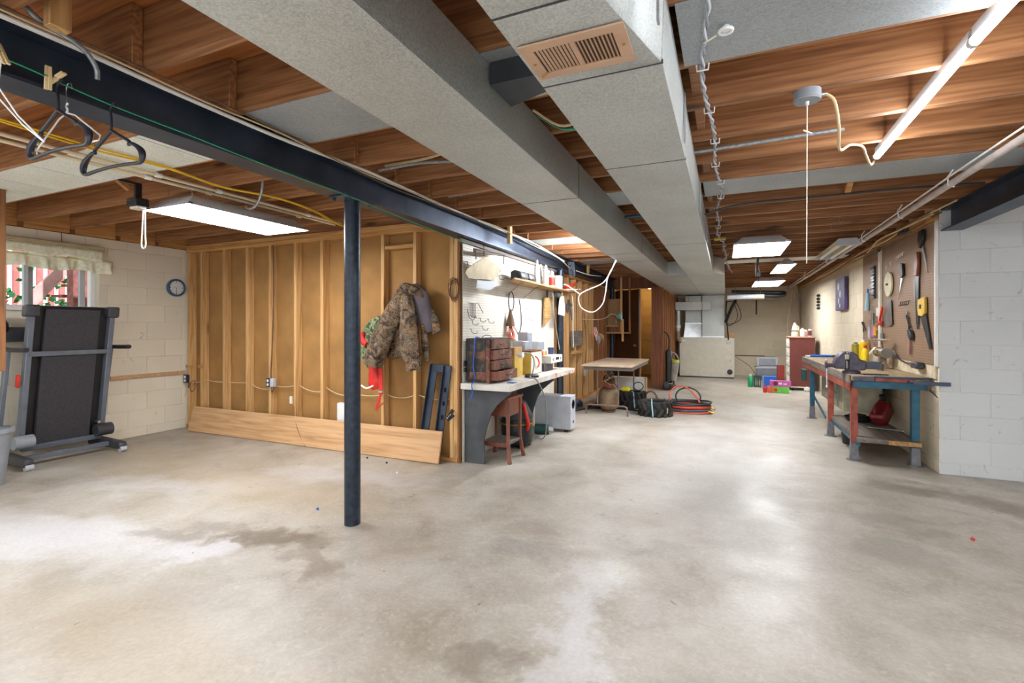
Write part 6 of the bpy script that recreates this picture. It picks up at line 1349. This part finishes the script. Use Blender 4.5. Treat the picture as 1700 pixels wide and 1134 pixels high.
# chest
t = thing('tall_chest', 'tall burgundy chest of drawers seen from its side near the far corner', 'chest', (1.38, 11.35, 0))
part(B(1.17, 1.60, 11.1, 11.6, .08, 1.05), 'carcass', BURG, t, .004); part(B(1.145, 1.62, 11.08, 11.62, 1.05, 1.07), 'top', pm('pinkish worn top', 'c89080', .5), t, .003); part(B(1.16, 1.60, 11.09, 11.61, .06, .08), 'base_edge', PAPER, t)
for i in range(5):
    z = .11+i*.187; d = part(B(1.152, 1.17, 11.13, 11.57, z, z+.17), 'drawer_front', PAPER, t, .003); part(MB().sph((1.14, 11.2, z+.085), .014), 'knob', WHITE, d)
for x in (1.22, 1.55):
    for y in (11.15, 11.55): part(MB().cyl((x-.012, y, .03), (x+.012, y, .03), .03, n=14).cyl((x, y, .03), (x, y, .062), .01), 'caster', BLACK, t)
t = thing('spray_bottle', 'large white jug with a handle on the burgundy chest', 'bottle', (1.27, 11.3, 1.071)); part(MB().lathe([(.06, 0), (.065, .02), (.06, .14), (.045, .18), (.04, .22), (.022, .25)], (1.28, 11.3, 1.071), 18), 'body', pm('cream plastic jug', 'e0d0b8', .5), t); part(MB().tube([(1.30, 11.3, 1.29), (1.34, 11.3, 1.27), (1.345, 11.3, 1.18)], .01, 8, sub=3), 'handle', PAPER, t); part(MB().cyl((1.28, 11.3, 1.32), (1.28, 11.3, 1.35), .02, n=12), 'cap', PAPER, t); part(MB().lathe([(.064, .10), (.064, .12)], (1.28, 11.3, 1.071), 18, cap=False), 'band', DGREY, t)
bottle(1.41, 11.3, 1.071, .045, .17, WHITE, 'squat white jar in the middle of the burgundy chest', neck=.2, tip=False, band=PAPER)
bottle(1.475, 11.36, 1.071, .032, .14, WHITE, 'small white jar between the squat jar and the dark labelled one', neck=.2, tip=False)
bottle(1.54, 11.3, 1.071, .034, .17, WHITE, 'white bottle with a dark and red wrapper at the right of the chest top', cap=DGREY, neck=.2, tip=False, band=pm('dark red wrapper', '6a2a2c', .5))
bx('red_carton', 1.03, 1.16, 11.95, 12.2, 0, .42, pm('brick red board', '94382c', .6), 'brick red carton behind the burgundy chest')
t = thing('storage_tote', 'grey plastic tote with its lid leaning inside near the far wall', 'tote', (.92, 13.1, 0))
part(MB().loft([[(.92+sx*a, 13.1+sy*b_, z) for sx, sy in ((-1, -1), (1, -1), (1, 1), (-1, 1))] for a, b_, z in ((.22, .17, 0), (.265, .21, .29), (.255, .20, .29), (.21, .16, .012))], smooth=False), 'tub', MGREY, t, .008)
part(MB().box(.64, 1.20, 12.875, 12.90, .28, .31).box(.64, 1.20, 13.30, 13.325, .28, .31).box(.64, .665, 12.9, 13.3, .28, .31).box(1.175, 1.20, 12.9, 13.3, .28, .31), 'rim', LGREY, t, .004)
part(MB().bar((.92, 13.22, .28), (.92, 13.29, .53), .46, .02, up=(0, 1, 0)), 'lid', LGREY, t, .008); part(MB().bar((.92, 13.20, .33), (.92, 13.255, .49), .36, .01, up=(0, 1, 0)), 'lid_panel', MGREY, t, .004)
t = thing('laundry_basket', 'dark green slatted basket beside the grocery boxes', 'basket', (.62, 11.45, 0))
part(B(.545, .675, 11.34, 11.60, .0, .02), 'bottom', DGREEN, t); part(MB().box(.54, .68, 11.33, 11.345, .20, .225).box(.54, .68, 11.595, 11.61, .20, .225).box(.54, .555, 11.345, 11.595, .20, .225).box(.665, .68, 11.345, 11.595, .20, .225), 'rim', DGREEN, t)
for i in range(4): part(B(.548+i*.036, .564+i*.036, 11.335, 11.343, .02, .20), 'slat', DGREEN, t)
for i in range(5): part(B(.541, .547, 11.36+i*.05, 11.38+i*.05, .02, .20), 'slat', DGREEN, t)
bottle(.475, 11.42, 0, .05, .27, GREEN, 'green detergent bottle with a white cap on the floor by the basket', neck=.3, tip=False)
bx('blue_carton', .70, .93, 11.05, 11.25, 0, .26, BLUE, 'blue and grey carton standing behind the pink box', extra=lambda t: part(B(.69, .70, 11.05, 11.25, 0, .258), 'grey_side', LGREY, t))
t = bx('green_carton', .74, 1.10, 10.52, 10.66, 0, .118, LGREEN, 'long light green drinks carton on the floor under the pink one'); part(B(.738, .83, 10.517, 10.661, .002, .119), 'orange_end', pm('orange red print', 'd8643c', .5), t); part(MB().cyl((.87, 10.518, .06), (.87, 10.5155, .06), .035, n=14), 'printed_fruit', REDP, t)
t = bx('pink_carton', .78, 1.13, 10.53, 10.66, .12, .235, PINK, 'long pink drinks carton stacked on the green one'); part(MB().cyl((.87, 10.528, .18), (.87, 10.5255, .18), .04, n=14), 'printed_fruit', pm('dark cherry print', '7a1c30', .5), t); part(B(.92, .98, 10.526, 10.53, .165, .205), 'printed_patch', WHITE, t); part(B(1.0, 1.06, 10.526, 10.53, .165, .19), 'printed_patch', WHITE, t)
bottle(.69, 10.52, 0, .035, .14, REDP, 'red squat bottle at the left end of the green carton', cap=REDP, neck=.3, tip=False)
single(drape(MB(), [(1.40, 11.0, .035), (1.45, 11.0, .045), (1.50, 11.0, .035)], [.02, .05, .02], [.02, .045, .02], seed=61), 'crumpled_paper', WHITE, 'crumpled white paper on the floor before the burgundy chest', 'paper')
# bits on the floor
for x, y, lab, m in ((-3.17, 3.72, 'left black scrap on the floor before the leaning board', BLACK), (-2.89, 3.66, 'right black scrap on the floor before the leaning board', BLACK), (-2.61, 3.44, 'white paper scrap on the floor before the leaning board', WHITE), (-2.60, 2.54, 'tiny blue scrap on the floor left of the column', BLUE), (1.35, 3.76, 'tiny red scrap on the floor near the right wall', REDP)):
    single(drape(MB(), [(x-.009, y, .007), (x, y+.006, .008), (x+.010, y, .006)], [.004, .011, .004], [.004, .006, .004], n=8, seed=x), 'floor_scrap', m, lab, 'scrap')
